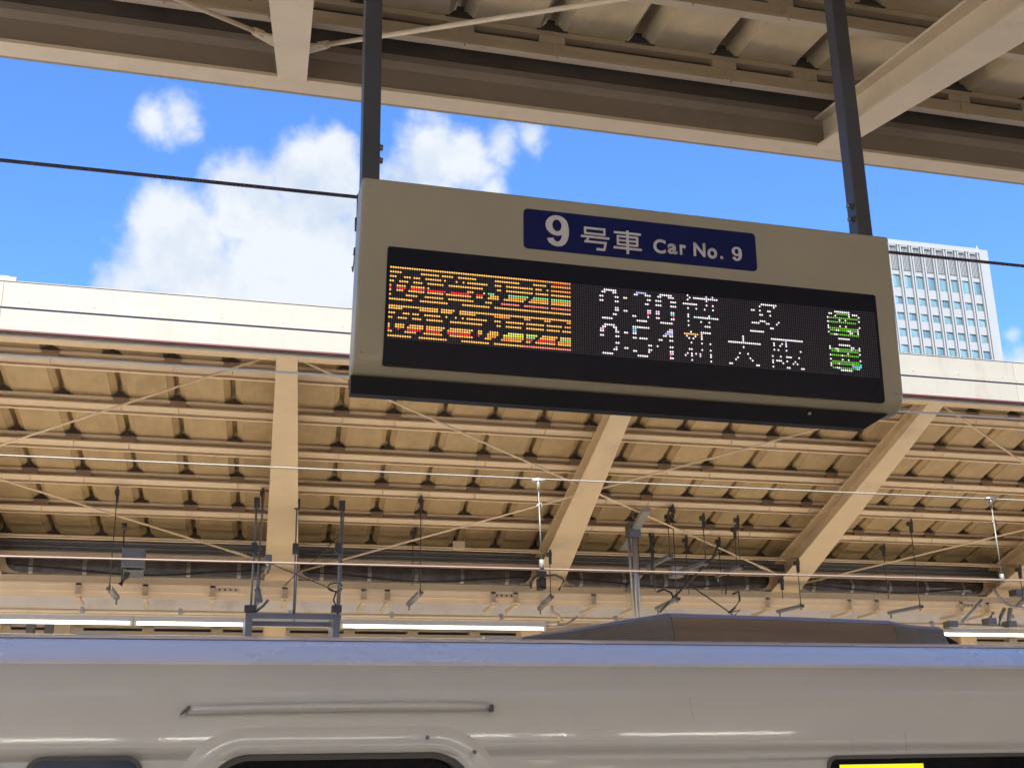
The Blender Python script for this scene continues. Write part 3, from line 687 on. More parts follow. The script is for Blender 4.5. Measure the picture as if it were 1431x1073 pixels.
# lit runs of each of the 32 rows: first column, last column, colour number
LED_ORDER = "Y O R D P G L W V B C N".split()
led_runs = [
    [(0, 60, 0), (61, 78, 1), (133, 133, 7), (142, 142, 8), (145, 145, 8)],
    [(71, 78, 3), (94, 99, 7), (109, 113, 9), (120, 125, 7), (134, 134, 7), (136, 147, 7), (169, 176, 7), (206, 213, 7)],
    [(0, 4, 0), (13, 20, 0), (22, 26, 0), (29, 36, 0), (45, 55, 0), (62, 67, 0), (70, 78, 1), (93, 94, 7), (98, 99, 7), (108, 109, 7), (113, 115, 7), (119, 120, 7), (124, 126, 7), (133, 133, 7), (142, 142, 7), (168, 168, 7), (175, 175, 7), (203, 204, 7), (207, 212, 11), (213, 213, 7), (215, 217, 7)],
    [(206, 206, 7), (213, 213, 7), (218, 218, 7)],
    [(0, 2, 0), (6, 8, 0), (10, 12, 0), (15, 21, 0), (23, 23, 0), (28, 28, 0), (31, 31, 0), (33, 41, 0), (45, 47, 0), (50, 61, 0), (63, 65, 0), (68, 68, 0), (70, 78, 1), (92, 93, 7), (99, 100, 7), (103, 104, 7), (114, 115, 7), (118, 120, 7), (125, 127, 7), (131, 137, 7), (142, 142, 7), (145, 145, 7), (164, 165, 7), (168, 168, 7), (172, 173, 7), (202, 202, 7), (203, 217, 11)],
    [(208, 208, 7), (211, 211, 7), (218, 218, 7)],
    [(0, 1, 0), (4, 7, 0), (10, 13, 0), (16, 22, 0), (25, 39, 0), (46, 47, 0), (50, 61, 0), (63, 68, 0), (70, 78, 0), (92, 93, 7), (99, 100, 7), (113, 114, 7), (118, 120, 7), (125, 127, 7), (133, 133, 7), (137, 137, 7), (141, 141, 7), (145, 145, 7), (168, 169, 7), (173, 173, 7), (202, 202, 7), (203, 216, 11)],
    [],
    [(0, 0, 0), (3, 6, 0), (9, 14, 0), (16, 16, 0), (33, 35, 0), (40, 40, 0), (42, 44, 5), (51, 59, 5), (62, 68, 5), (70, 78, 5), (202, 202, 7), (208, 208, 7), (211, 211, 7), (218, 218, 7)],
    [(0, 0, 2), (3, 6, 2), (9, 14, 2), (16, 23, 2), (26, 33, 2), (37, 39, 2), (43, 46, 0), (51, 58, 1), (61, 68, 1), (70, 78, 1), (99, 100, 8), (114, 115, 7), (118, 119, 8), (125, 126, 7), (133, 133, 7), (143, 143, 7), (168, 170, 7), (177, 177, 7), (202, 202, 7), (203, 216, 11), (217, 217, 8)],
    [(0, 0, 0), (3, 5, 0), (8, 14, 0), (16, 22, 0), (24, 34, 0), (37, 39, 0), (42, 46, 0), (49, 57, 0), (60, 68, 0), (70, 78, 0), (99, 100, 7), (103, 104, 7), (114, 115, 8), (118, 119, 7), (125, 126, 10), (133, 133, 7), (136, 136, 7), (137, 137, 10), (138, 143, 7), (144, 144, 10), (145, 147, 7), (164, 167, 7), (171, 172, 7), (176, 176, 7), (203, 205, 11), (206, 207, 7), (208, 211, 11), (212, 213, 7), (214, 216, 11), (217, 217, 7)],
    [(114, 114, 2), (126, 126, 2), (202, 202, 7), (213, 214, 7), (217, 217, 7)],
    [(0, 0, 0), (7, 11, 0), (15, 22, 0), (25, 35, 0), (41, 43, 0), (48, 55, 4), (58, 68, 4), (70, 78, 4), (98, 99, 7), (107, 108, 7), (114, 114, 7), (118, 119, 7), (125, 126, 7), (133, 133, 7), (139, 139, 7), (143, 143, 7), (173, 174, 7), (203, 204, 11), (205, 206, 7), (207, 217, 11)],
    [],
    [(0, 9, 0), (13, 24, 0), (31, 42, 0), (45, 78, 0), (93, 97, 7), (109, 113, 7), (120, 125, 7), (133, 133, 7), (141, 143, 7), (163, 169, 7), (207, 212, 7)],
    [],
    [],
    [(0, 20, 0), (22, 27, 0), (30, 78, 0), (94, 98, 7), (107, 114, 7), (124, 125, 8), (134, 134, 7), (139, 143, 7), (159, 159, 7), (173, 188, 7), (207, 212, 7)],
    [(0, 5, 0), (13, 20, 0), (22, 26, 0), (30, 36, 0), (45, 51, 1), (58, 60, 1), (67, 69, 1), (77, 78, 1), (93, 94, 7), (98, 99, 7), (107, 108, 10), (123, 125, 7), (131, 137, 0), (139, 139, 7), (159, 159, 7), (180, 180, 9), (202, 202, 7), (213, 214, 7), (217, 217, 7)],
    [(92, 93, 8), (99, 99, 7), (107, 108, 9), (122, 125, 9), (132, 132, 7), (136, 136, 7), (139, 139, 7), (159, 159, 7), (174, 174, 7), (178, 178, 7), (180, 180, 7), (202, 202, 7), (203, 204, 11), (205, 206, 7), (207, 212, 11), (213, 213, 7), (214, 216, 11), (217, 217, 7)],
    [(0, 2, 0), (6, 8, 0), (10, 12, 0), (15, 21, 0), (24, 24, 0), (28, 28, 0), (31, 31, 0), (33, 41, 0), (45, 47, 0), (50, 57, 0), (59, 66, 0), (68, 74, 0), (76, 78, 1), (92, 93, 7), (99, 100, 7), (103, 104, 7), (107, 108, 7), (121, 122, 7), (124, 125, 7), (133, 133, 7), (135, 135, 7), (139, 139, 7), (152, 167, 7), (174, 174, 7), (177, 177, 7), (180, 180, 7), (203, 205, 11), (206, 206, 7), (207, 216, 11)],
    [(211, 211, 7), (217, 217, 7)],
    [(0, 1, 0), (4, 7, 0), (10, 13, 0), (16, 22, 0), (26, 39, 0), (46, 47, 0), (50, 56, 0), (59, 66, 0), (68, 73, 0), (75, 78, 0), (92, 93, 7), (99, 100, 7), (107, 108, 7), (110, 113, 7), (119, 120, 7), (124, 125, 7), (134, 134, 7), (139, 139, 7), (143, 143, 7), (159, 159, 7), (174, 174, 7), (176, 176, 7), (180, 180, 7), (187, 187, 7), (202, 202, 7), (203, 207, 11), (208, 208, 7), (209, 216, 11)],
    [],
    [(202, 202, 7), (208, 208, 7), (211, 211, 7), (217, 217, 7)],
    [(0, 0, 0), (3, 6, 0), (9, 14, 0), (16, 23, 0), (26, 35, 0), (38, 39, 0), (43, 46, 0), (51, 57, 6), (59, 63, 6), (66, 72, 0), (74, 78, 0), (99, 100, 7), (114, 115, 7), (118, 118, 7), (124, 125, 7), (133, 134, 7), (139, 139, 7), (143, 143, 7), (157, 157, 7), (161, 161, 7), (173, 173, 7), (177, 177, 7), (180, 182, 7), (186, 186, 7), (203, 216, 11)],
    [(0, 0, 0), (3, 6, 0), (8, 14, 0), (16, 22, 0), (25, 34, 0), (38, 39, 0), (42, 46, 0), (49, 57, 6), (59, 62, 5), (65, 71, 0), (74, 78, 5), (202, 202, 7), (203, 205, 11), (206, 206, 7), (207, 212, 11), (213, 213, 9), (214, 216, 11), (217, 217, 10)],
    [(0, 0, 2), (4, 4, 2), (8, 13, 2), (16, 21, 2), (25, 34, 2), (38, 38, 2), (42, 45, 1), (49, 57, 1), (59, 61, 2), (64, 71, 2), (73, 78, 1), (99, 99, 8), (103, 104, 7), (114, 115, 7), (124, 125, 7), (132, 132, 7), (134, 134, 7), (136, 136, 7), (138, 138, 7), (143, 143, 7), (156, 156, 7), (162, 162, 7), (173, 173, 7), (175, 177, 7), (180, 180, 7), (184, 184, 7), (202, 202, 7), (213, 214, 9), (215, 217, 10)],
    [(0, 1, 0), (7, 11, 0), (15, 22, 0), (26, 35, 0), (41, 43, 0), (48, 51, 1), (52, 56, 0), (59, 60, 0), (63, 71, 0), (73, 78, 0), (98, 99, 7), (107, 108, 7), (114, 114, 7), (124, 125, 8), (131, 131, 7), (134, 134, 7), (138, 138, 8), (143, 143, 7), (155, 155, 7), (163, 163, 7), (173, 173, 7), (178, 178, 7), (183, 183, 7), (185, 185, 7), (203, 204, 11), (205, 206, 7), (207, 214, 11), (215, 216, 10)],
    [(124, 124, 2), (207, 212, 7)],
    [(0, 9, 0), (13, 24, 0), (31, 42, 0), (45, 57, 0), (58, 78, 4), (93, 97, 7), (109, 113, 7), (124, 125, 7), (134, 134, 7), (143, 143, 7), (152, 153, 7), (165, 166, 7), (173, 173, 7), (180, 181, 7), (187, 188, 7)],
    [],
]
lit = [[None]*227 for r in range(32)]
for r, runs in enumerate(led_runs):
    for c0, c1, k in runs:
        for c in range(c0, min(c1, 226)+1): lit[r][c] = LED_ORDER[k]
PX, PZ, lx0, lz0 = 0.0069, 0.00697, 0.541, 1.3935
def ledpos(r, c): 
    z = lz0-r*PZ-c*PX*0.0062; return lx0+c*PX-(r*PZ)*0.026, z
dots = {}
off = nb(); 
def quad(bm, x, z, h, y):
    v = [bm.verts.new((x+dx*h, y, z+dz*h)) for dx, dz in ((-1, -1), (1, -1), (1, 1), (-1, 1))]; bm.faces.new(v)
def disc(bm, x, z, h, y):
    v = [bm.verts.new((x+math.cos(t*math.pi/3)*h, y-(0), z+math.sin(t*math.pi/3)*h)) for t in range(6)]
    c = bm.verts.new((x, y-0.0012, z))
    for i in range(6): bm.faces.new((v[i], v[(i+1) % 6], c))
for r in range(32):
    for c in range(227):
        ch = lit[r][c]
        x, z = ledpos(r, c)
        if ch is None: quad(off, x, z, 0.0019, SY-0.0038)
        else: disc(dots.setdefault(ch, nb()), x, z, 0.0030 if ch != 'N' else 0.0028, SY-0.0038)
tag(link('unlit_led', off, 'led_off', scn), kind='stuff')
for ch, b_ in dots.items(): tag(link('lit_led', b_, 'led_'+ch, scn), kind='stuff')
# car number plate: navy, white characters
cor = [at(732, 291, SY-0.004), at(1055, 326.5, SY-0.004), at(1058.7, 379, SY-0.004), at(732.3, 346, SY-0.004)]
px0, px1, pz0, pz1 = cor[0].x+0.006, cor[1].x+0.006, (cor[2].z+cor[3].z)/2, (cor[0].z+cor[1].z)/2
def PL(u, v):      # u to the right, v up, in plate fractions
    t = cor[3]*(1-u)*(1-v)+cor[2]*u*(1-v)+cor[0]*(1-u)*v+cor[1]*u*v; return t.x, t.z
W_, H_ = cor[1].x-cor[0].x, pz1-pz0
rp = [PL(a/W_, b/H_) for a, b in rrect(0, W_, 0, H_, 0.013, 6)]
bm = nb(); slab_xz(bm, rp, SY-0.0035, SY+0.004); pt = link('number_plate', bm, 'plate', sg)
def pixxz(zx, zy): v = at(720+zx/4.089, 280+zy/4.089, SY-0.004); return v.x, v.z
def stroke(bm, zpts, y0=SY-0.0052, y1=SY-0.0036): slab_xz(bm, [pixxz(*q) for q in zpts], y0, y1)
def quadstroke(bm, a, b, w):
    ax, ay = a; bx, by = b; d = Vector((bx-ax, by-ay)).normalized()*1.0; n = Vector((-d.y, d.x))*w/2
    stroke(bm, [(ax+n.x, ay+n.y), (bx+n.x, by+n.y), (bx-n.x, by-n.y), (ax-n.x, ay-n.y)])
# sheared drawing frame of each kanji: origin top-left, unit = 1 photo-zoom pixel, baseline slope .105
def kan(bm, ox, oy, w, h, segs, vs=11):
    T = lambda u, v: (ox+u*w-v*0.0*h+v*3, oy+u*w*0.105+v*h)
    for i, (a, b, th) in enumerate(segs):
        A, B = T(*a), T(*b); d = (Vector(B)-Vector(A)).normalized(); n = Vector((-d.y, d.x))*th/2
        y0 = SY-0.0052-0.00005*i
        stroke(bm, [(A[0]+n.x, A[1]+n.y), (B[0]+n.x, B[1]+n.y), (B[0]-n.x, B[1]-n.y), (A[0]-n.x, A[1]-n.y)], y0)
bm = nb()
kan(bm, 374, 148, 162, 126, [((0.12, 0.05), (0.86, 0.05), 12), ((0.12, 0.29), (0.86, 0.29), 11), ((0.15, 0.0), (0.15, 0.33), 12), ((0.83, 0.0), (0.83, 0.33), 12),
    ((0.0, 0.44), (1.0, 0.44), 12), ((0.27, 0.46), (0.17, 0.70), 13), ((0.12, 0.66), (0.90, 0.66), 12), ((0.87, 0.62), (0.82, 0.95), 13), ((0.84, 0.97), (0.54, 0.97), 13)])
link('character', bm, 'letter', pt)
bm = nb()
kan(bm, 560, 166, 160, 128, [((0.02, 0.12), (0.98, 0.12), 12), ((0.13, 0.28), (0.87, 0.28), 11), ((0.13, 0.46), (0.87, 0.46), 10), ((0.13, 0.64), (0.87, 0.64), 11),
    ((0.155, 0.25), (0.155, 0.68), 12), ((0.845, 0.25), (0.845, 0.68), 12), ((0.0, 0.80), (1.0, 0.80), 12), ((0.5, 0.0), (0.5, 1.04), 14)])
link('character', bm, 'letter', pt)
# Latin letters and figures from font outlines, thickened
def glyph(ch, zx0, zx1, zbase, zheight, capfrac, bold):
    cu = bpy.data.curves.new('t', 'FONT'); cu.body = ch; cu.resolution_u = 6; cu.offset = bold; cu.extrude = 0.0
    o = bpy.data.objects.new('t', cu); C.objects.link(o); bpy.context.view_layer.update()
    me = bpy.data.meshes.new_from_object(o.evaluated_get(bpy.context.evaluated_depsgraph_get()))
    bpy.data.objects.remove(o)
    xs = [v.co.x for v in me.vertices]; ys = [v.co.y for v in me.vertices]
    bb = (min(xs), max(xs), min(ys), max(ys))
    return me, bb
def place_text(ch, zx0, zx1, ztop, zbot, bold=0.022):
    """glyph fitted into the box between zx0..zx1; ztop and zbot are read at zx0"""
    me, (a, b, c, d) = glyph(ch, 0, 0, 0, 0, 0, bold)
    for v in me.vertices:
        u = (v.co.x-a)/(b-a); w = (v.co.y-c)/(d-c)
        zx = zx0+(zx1-zx0)*u+(1-w)*2.5; zy = zbot+(ztop-zbot)*w+0.105*(zx1-zx0)*u
        x, z = pixxz(zx, zy); v.co = (x, SY-0.0052, z)
    bm = nb(); bm.from_mesh(me)
    geom = bmesh.ops.extrude_face_region(bm, geom=bm.faces[:])
    bmesh.ops.translate(bm, verts=[e for e in geom['geom'] if isinstance(e, bmesh.types.BMVert)], vec=(0, 0.0015, 0))
    link('character', bm, 'letter', pt)
def nine(zx0, zx1, ztop, zbot):
    """bold figure nine drawn as a ring for the bowl and a swept tail"""
    bm = nb()
    def T(u, v, y): x, z = pixxz(zx0+(zx1-zx0)*u+v*2.5, ztop+(zbot-ztop)*v+0.105*(zx1-zx0)*u); return (x, y, z)
    ya, yb = SY-0.0052, SY-0.0037
    def strip(A, B, y0, closed):
        n = len(A); V = [[bm.verts.new(T(*p, y)) for p in L] for L in (A, B) for y in (y0, yb)]
        for i in range(n if closed else n-1):
            j = (i+1) % n
            bm.faces.new((V[0][i], V[0][j], V[2][j], V[2][i])); bm.faces.new((V[0][j], V[0][i], V[1][i], V[1][j])); bm.faces.new((V[2][i], V[2][j], V[3][j], V[3][i]))
    th = [i/32*2*math.pi for i in range(32)]
    strip([(.49+.485*math.cos(t), .325+.325*math.sin(t)) for t in th], [(.49+.20*math.cos(t), .325+.19*math.sin(t)) for t in th], ya, True)
    strip([(.975, .33), (1.0, .42), (1.0, .52), (.985, .64), (.93, .79), (.83, .90), (.68, .975), (.48, 1.0), (.28, .965), (.13, .88), (.06, .765)],
          [(.70, .36), (.72, .44), (.72, .52), (.71, .62), (.68, .71), (.635, .78), (.57, .83), (.49, .85), (.42, .835), (.36, .79), (.335, .735)], ya-0.00015, False)
    link('character', bm, 'letter', pt)
nine(172, 305, 80, 257)
place_text('C', 788, 858, 219, 300, 0.028)
place_text('a', 870, 925, 246, 305, 0.028)
place_text('r', 939, 974, 252, 311, 0.028)
place_text('N', 1017, 1085, 240, 318, 0.028)
place_text('o', 1097, 1152, 271, 331, 0.028)
place_text('.', 1170, 1187, 318, 336, 0.028)
nine(1236, 1293, 264, 344)
# hanger posts with bolts
for i, (xa_, xb_, bolts, face) in enumerate(((0.455, 0.508, ((531, 213), (531, 231)), 'r'), (2.098, 2.152, ((1183, 293), (1187, 311)), 'f'))):
    bm = nb(); box(bm, xa_, xb_, SY+0.025, SY+0.08, 1.60, 3.35)
    po = link('hanger_post', bm, 'post', sg)
    bvp = po.modifiers.new('soft', 'BEVEL'); bvp.width = 0.004; bvp.segments = 2
    for q in bolts:
        bm = nb()
        if face == 'r':
            z = at(*q, SY+0.08).z; c = Vector((xb_, SY+0.052, z)); tube(bm, [c, c+Vector((0.004, 0, 0))], 0.012, 10); tube(bm, [c+Vector((0.004, 0, 0)), c+Vector((0.012, 0, 0))], 0.009, 6)
        else:
            pz = at(*q, SY+0.075); c = Vector((xa_, SY+0.052, pz.z)); tube(bm, [c, c+Vector((-0.004, 0, 0))], 0.013, 12); tube(bm, [c+Vector((-0.004, 0, 0)), c+Vector((-0.014, 0, 0))], 0.009, 6)
        link('bolt', bm, 'bolt', po)

# ------------------------------------------------------------------ overhead wires
def wire(name, label, a, b, Y, r, m, ext=1.6, sag=0.0, cat='wire', dark=None):
    p, q = at(*a, Y), at(*b, Y); z0_, z1_ = p.z, q.z
    d = (q-p); p2 = p-d*ext*0.5; q2 = q+d*ext*0.5
    bm = nb(); tube(bm, [p2+(q2-p2)*(i/24)+Vector((0, 0, 0)) for i in range(25)], r, 8)
    return tag(link(name, bm, m), label, cat)
wire('messenger_wire', "dark cable crossing the open sky and passing behind the sign", (0, 224), (1431, 372), 5.45, 0.0095, 'wire_dark')
wire('contact_wire', "thin grey wire just under the far canopy edge, passing behind the sign's bottom", (0, 495.5), (1431, 585.5), 5.45, 0.0065, 'wire_near')
wire('messenger_wire', "bright twisted strand crossing the middle of the tan roof underside", (0, 636), (1431, 699), 10.0, 0.0072, 'wire_lit')
wire('contact_wire', 'pinkish copper wire low under the far canopy, held up by the droppers', (0, 777), (1431, 811), 10.0, 0.0088, 'wire_copper')
for k, (a, b, lab) in enumerate((((752, 671), (757, 793), "white tipped dropper between the wires, just above the small black speaker"),
                                 ((1384, 697), (1401, 812), "white tipped dropper between the wires at the right edge of the photo"))):
    p, q = at(*a, 10.0), at(*b, 10.0)
    t = thing('dropper', lab, 'dropper', 'droppers between the overhead wires')
    bm = nb(); tube(bm, [p, q], 0.0045, 6); link('rod', bm, 'wire_lit', t)
    bm = nb(); tube(bm, [p+Vector((-0.06, 0, 0.0)), p+Vector((0.06, 0, 0.0))], 0.018, 8); tube(bm, [p+Vector((0, 0, 0.02)), p+Vector((0, 0, -0.09))], 0.013, 8)
    tube(bm, [p+Vector((-0.03, 0, -0.24)), p+Vector((0.02, 0, -0.2)), p+Vector((0.03, 0, -0.27))], 0.008, 6); link('clamp', bm, 'galv' if k == 0 else 'bolt', t)
    bm = nb(); tube(bm, [q+Vector((0, 0, 0.07)), q+Vector((0, 0, 0.03)), q+Vector((0, 0, -0.015))], 0.022, 10); link('insulator_cap', bm, 'white_cap', t)
    bm = nb(); tube(bm, [p+(q-p)*0.3, p+(q-p)*0.82], 0.0065, 8); link('sleeve', bm, 'white_cap', t)
t = thing('dropper', "thin grey dropper hanging from the sky wire beside the sign's left end", 'dropper', 'droppers between the overhead wires')
bm = nb(); tube(bm, [at(500, 272, 5.45), at(498.5, 330, 5.45), at(494.5, 420, 5.45), at(489, 530, 5.45)], 0.005, 6); tube(bm, [at(496.5, 350, 5.45), at(493, 380, 5.45), at(492, 373, 5.45)], 0.004, 6); link('rod', bm, 'galv', t)
bm = nb(); tube(bm, [at(499, 305, 5.45), at(498.5, 323, 5.45)], 0.011, 8); tube(bm, [at(497.5, 347, 5.45), at(496.5, 357, 5.45)], 0.011, 8); link('sleeve', bm, 'cable', t)

# ------------------------------------------------------------------ lit tube fixtures under the far canopy
def fixture(xa_, xb_, Y, zt_, lab, n):
    t = thing('light_fixture', lab, 'light', 'long tube lights under the far canopy')
    bm = nb(); h = 0.058
    prism_x(bm, [(Y-0.05, zt_-h), (Y-0.035, zt_), (Y+0.035, zt_), (Y+0.05, zt_-h)], xa_, xb_); link('housing', bm, 'fixture', t)
    L_ = (xb_-xa_)/n
    for i in range(n):
        bm = nb(); a_ = xa_+L_*i+0.03; b_ = xa_+L_*(i+1)-0.03
        tube(bm, [(a_, Y-0.02, zt_-h-0.022), (a_+0.02, Y-0.02, zt_-h-0.022), (b_, Y-0.02, zt_-h-0.022)], 0.016, 10); link('tube', bm, 'tube', t)
        bm = nb(); box(bm, a_-0.028, a_-0.002, Y-0.035, Y+0.01, zt_-h-0.045, zt_-h-0.001); box(bm, b_+0.002, b_+0.028, Y-0.035, Y+0.01, zt_-h-0.045, zt_-h-0.001)
        link('lamp_holder', bm, 'fixture', t)
    return t
YL = 13.9
zl = at(87, 859, YL).z
for a_, b_, w in ((-7.0, 2.12, 'left'), (2.34, 3.1, 'middle'), (3.3, 5.9, 'right')):
    t = thing('light_fixture', w+' tube light over the near platform, mirrored as a bright line in the train', 'light', 'tube lights over the near platform')
    bm = nb(); box(bm, a_, b_, -3.26, -3.14, 2.33, 2.41); link('housing', bm, 'fixture', t)
    bm = nb(); tube(bm, [(a_+0.03, -3.2, 2.3), (b_-0.03, -3.2, 2.3)], 0.013, 10); link('tube', bm, 'tube_near', t)
segs = [(-100, 186, "leftmost lit tube fixture, just above the train roof", 1), (188, 343, 'lit tube fixture left of the grey hanging frame', 1), (345, 474, 'lit tube fixture seen through the grey hanging frame', 1),
        (476, 761, "lit tube fixture between the grey hanging frame and the dark roof fairing", 1), (1292, 1480, 'lit tube fixture at the right edge, right of the dark roof fairing', 1)]
for a_, b_, lab, n in segs: fixture(at(a_, 862, YL).x, at(b_, 862, YL).x, YL, zl, lab, n)

# ------------------------------------------------------------------ rods, clamps and arms hanging from the far roof
hn = 0
def hanger(top, bot, arm, Y, label, clamp=True, r=0.0055, m='bracket', aw=0.055):
    t = thing('cable_hanger', label, 'hanger', 'rod hung steel arms under the far canopy')
    p = at(*top, Y); q = at(*bot, Y)
    q = Vector((p.x, Y, q.z))
    bm = nb(); tube(bm, [p, q], r, 6); link('rod', bm, m, t)
    bm = nb(); box(bm, p.x-0.026, p.x+0.02, Y-0.03, Y+0.05, p.z-0.02, p.z+0.03); box(bm, p.x-0.014, p.x+0.012, Y-0.035, Y-0.0305, p.z-0.06, p.z+0.06); box(bm, p.x-0.008, p.x+0.018, Y-0.02, Y+0.02, p.z-0.11, p.z-0.021)
    link('clamp', bm, m, t)
    if arm:
        e = atz(arm[0], arm[1], q.z-0.03); d = e-q
        if d.length > 1.6: e = q+d*(1.6/d.length)
        bm = nb(); s = Vector((aw/2, 0, 0)); u = Vector((0, 0, 0.045))
        bar(bm, q+Vector((0, -0.03, -0.03)), e, aw, 0.004); bar(bm, q+Vector((-aw/2, -0.03, -0.012)), e+Vector((-aw/2, 0, 0.018)), 0.004, 0.036); bar(bm, q+Vector((aw/2, -0.03, -0.012)), e+Vector((aw/2, 0, 0.018)), 0.004, 0.036)
        link('arm', bm, 'grey_steel', t)
        bm = nb(); tube(bm, [q+Vector((0, 0, 0.02)), q+Vector((0, 0, -0.06))], 0.013, 6); tube(bm, [e+Vector((0, -0.03, 0.02)), e+Vector((0, -0.03, -0.06))], 0.011, 6); link('nut', bm, 'bolt', t)
    return t
hanger((164, 688), (148, 820), (163, 837), 13.28, "leftmost long rod with a short slanting arm at its foot")
hanger((367, 690), (358, 822), (358, 845), 13.28, "long rod with a dark arm just left of the first rafter")
hanger((588, 700), (585, 826), (571, 846), 13.28, 'long rod with an arm between the first and second rafters')
hanger((577, 745), (575, 818), None, 14.0, 'short bare rod just left of the long rod between the first and second rafters')
hanger((768, 775), (769, 832), (754, 852), 13.6, 'short rod with an arm in front of the foot of the second rafter')
hanger((1114, 787), (1118, 845), (1088, 856), 13.6, 'short rod with an arm in front of the foot of the third rafter')
hanger((1092, 812), (1094, 836), None, 14.0, 'stubby rod at the left side of the foot of the third rafter')
hanger((1272, 732), (1285, 846), (1243, 858), 13.28, 'long rod with a long arm right of the third rafter')
hanger((1234, 766), (1241, 836), None, 14.0, 'short bare rod right of the third rafter')
hanger((1424, 796), (1428, 835), (1412, 860), 13.6, 'short rod with an arm at the right edge of the photo')
cl = [((890, 720), (894, 800), (868, 842), 13.28), ((933, 722), (937, 775), (905, 795), 13.28), ((939, 712), (948, 835), (918, 852), 13.28), ((982, 724), (986, 784), (952, 800), 13.28),
      ((1030, 727), (1036, 790), (1002, 806), 13.28), ((912, 752), (918, 826), None, 14.0), ((958, 755), (960, 830), None, 14.0), ((1004, 757), (1008, 830), None, 14.0), ((1026, 740), (1030, 790), None, 13.6)]
cn = ['first arm in the cluster of rods right of the pale vertical pole', "left one of three dark upper arms side by side in the rod cluster", 'long rod with the lowest arm in the cluster left of the third rafter', "middle one of three dark upper arms side by side in the rod cluster",
      "right one of three dark upper arms side by side in the rod cluster", 'bare rod left in the cluster beside the pale pole', 'bare rod in the middle of the cluster above the roof fairing', 'bare rod right in the cluster above the roof fairing', 'thin slanting stay rod at the right end of the cluster']
for (a_, b_, c_, Y), lab in zip(cl, cn): hanger(a_, b_, c_, Y, lab)
# small arms bolted along the equipment rail
bm = nb(); box(bm, -0.03, 0.03, 14.28, 14.2985, r1-0.05, r0+0.012)
box(bm, -0.045, 0.045, 14.2, 14.30, r1-0.062, r1-0.052)
bar(bm, (0, 14.25, r1-0.075), (0.02, 14.80, r1-0.09), 0.04, 0.03); tube(bm, [(0.02, 14.78, r1-0.06), (0.02, 14.78, r1-0.14)], 0.01, 6); tube(bm, [(0, 14.287, r1+0.03), (0, 14.27, r1+0.03)], 0.012, 8)
rail_arm = None
rail_px = [110, 203, 297, 398, 508, 541, 689, 720, 829, 886, 1072, 1186, 1224, 1342, 1379]
for px in rail_px:
    x = at(px, 820+0.02*px-2, 14.3).x
    if rail_arm is None: o = rail_arm = link('rail_bracket', bm, 'cream', fc)
    else: o = copy_of(rail_arm, 'rail_bracket', None, fc)
    o.location = (x, 0, 0)
for px in (318, 704, 1360):
    x = at(px, 820+0.021*px, 14.3).x
    bm = nb(); box(bm, x-0.13, x+0.13, 14.283, 14.298, r1+0.01, r0-0.012); t = link('splice_plate', bm, 'cream', fc)
    for k in range(4):
        bm = nb(); tube(bm, [(x-0.09+0.06*k, 14.2828, (r0+r1)/2), (x-0.09+0.06*k, 14.276, (r0+r1)/2)], 0.012, 8); link('bolt', bm, 'bracket', t)
# grey hanging frame over the train roof
fr = thing('equipment_gantry', 'blue grey steel frame on tall rods before the first rafter, above the train roof', 'frame')
YF = 13.0
def FP(px, py, Y=YF): return at(px, py, Y)
bm = nb(); a_, b_ = FP(343, 860), FP(476, 862); box(bm, a_.x, b_.x, YF-0.03, YF+0.03, a_.z-0.027, a_.z+0.027); link('top_bar', bm, 'grey_steel', fr)
a2, b2 = FP(345, 871, YF+0.3), FP(474, 872, YF+0.3)
bm = nb(); box(bm, a2.x, b2.x, YF+0.27, YF+0.33, a2.z-0.025, a2.z+0.025); link('lower_bar', bm, 'grey_steel', fr)
for px in (348, 470):
    p = FP(px, 858); bm = nb(); box(bm, p.x-0.035, p.x+0.035, YF-0.04, YF+0.36, p.z-0.32, p.z-0.028); link('side_plate', bm, 'grey_steel', fr)
    bm = nb(); box(bm, p.x-0.05, p.x+0.05, YF-0.045, YF+0.045, p.z+0.02, p.z+0.09); link('shoe', bm, 'bracket', fr)
for (a_, b_, r) in (((359, 700), (350, 857), 0.012), ((369, 690), (356, 857), 0.009), ((415, 702), (410, 860), 0.009), ((417, 765), (411, 868), 0.008), ((478, 704), (471, 857), 0.012), ((481, 700), (474, 857), 0.008)):
    bm = nb(); p, q = FP(*a_), FP(*b_); tube(bm, [p, q], r, 8); link('rod', bm, 'grey_steel', fr)
for px, py in ((359, 702), (415, 704), (478, 706), (355, 765), (413, 766), (472, 766)):
    p = FP(px, py); bm = nb(); box(bm, p.x-0.03, p.x+0.03, YF-0.035, YF+0.035, p.z-0.06, p.z+0.05); link('clamp', bm, 'bracket', fr)
for pts in (((378, 787), (415, 803), (455, 819), (468, 826)), ((472, 750), (440, 782), (415, 800), (398, 818))):
    bm = nb(); tube(bm, [FP(*q) for q in pts], 0.006, 6); link('stay_wire', bm, 'bracket', fr)
bm = nb(); lo = [FP(468+10*math.cos(t), 822+5*math.sin(t)-t*0.6) for t in [i*0.5 for i in range(14)]]; tube(bm, lo, 0.008, 6); tube(bm, [FP(470, 826), FP(466, 838), FP(471, 850), FP(472, 858)], 0.009, 6); link('coiled_cable', bm, 'cable', fr)
bm = nb(); tube(bm, [FP(372, 790), FP(366, 795), FP(362, 808), FP(360, 822)], 0.02, 8); tube(bm, [FP(359, 822), FP(364, 842)], 0.03, 8); tube(bm, [FP(355, 856), FP(368, 846), FP(375, 838)], 0.014, 8); link('conduit_arm', bm, 'grey_steel', fr)
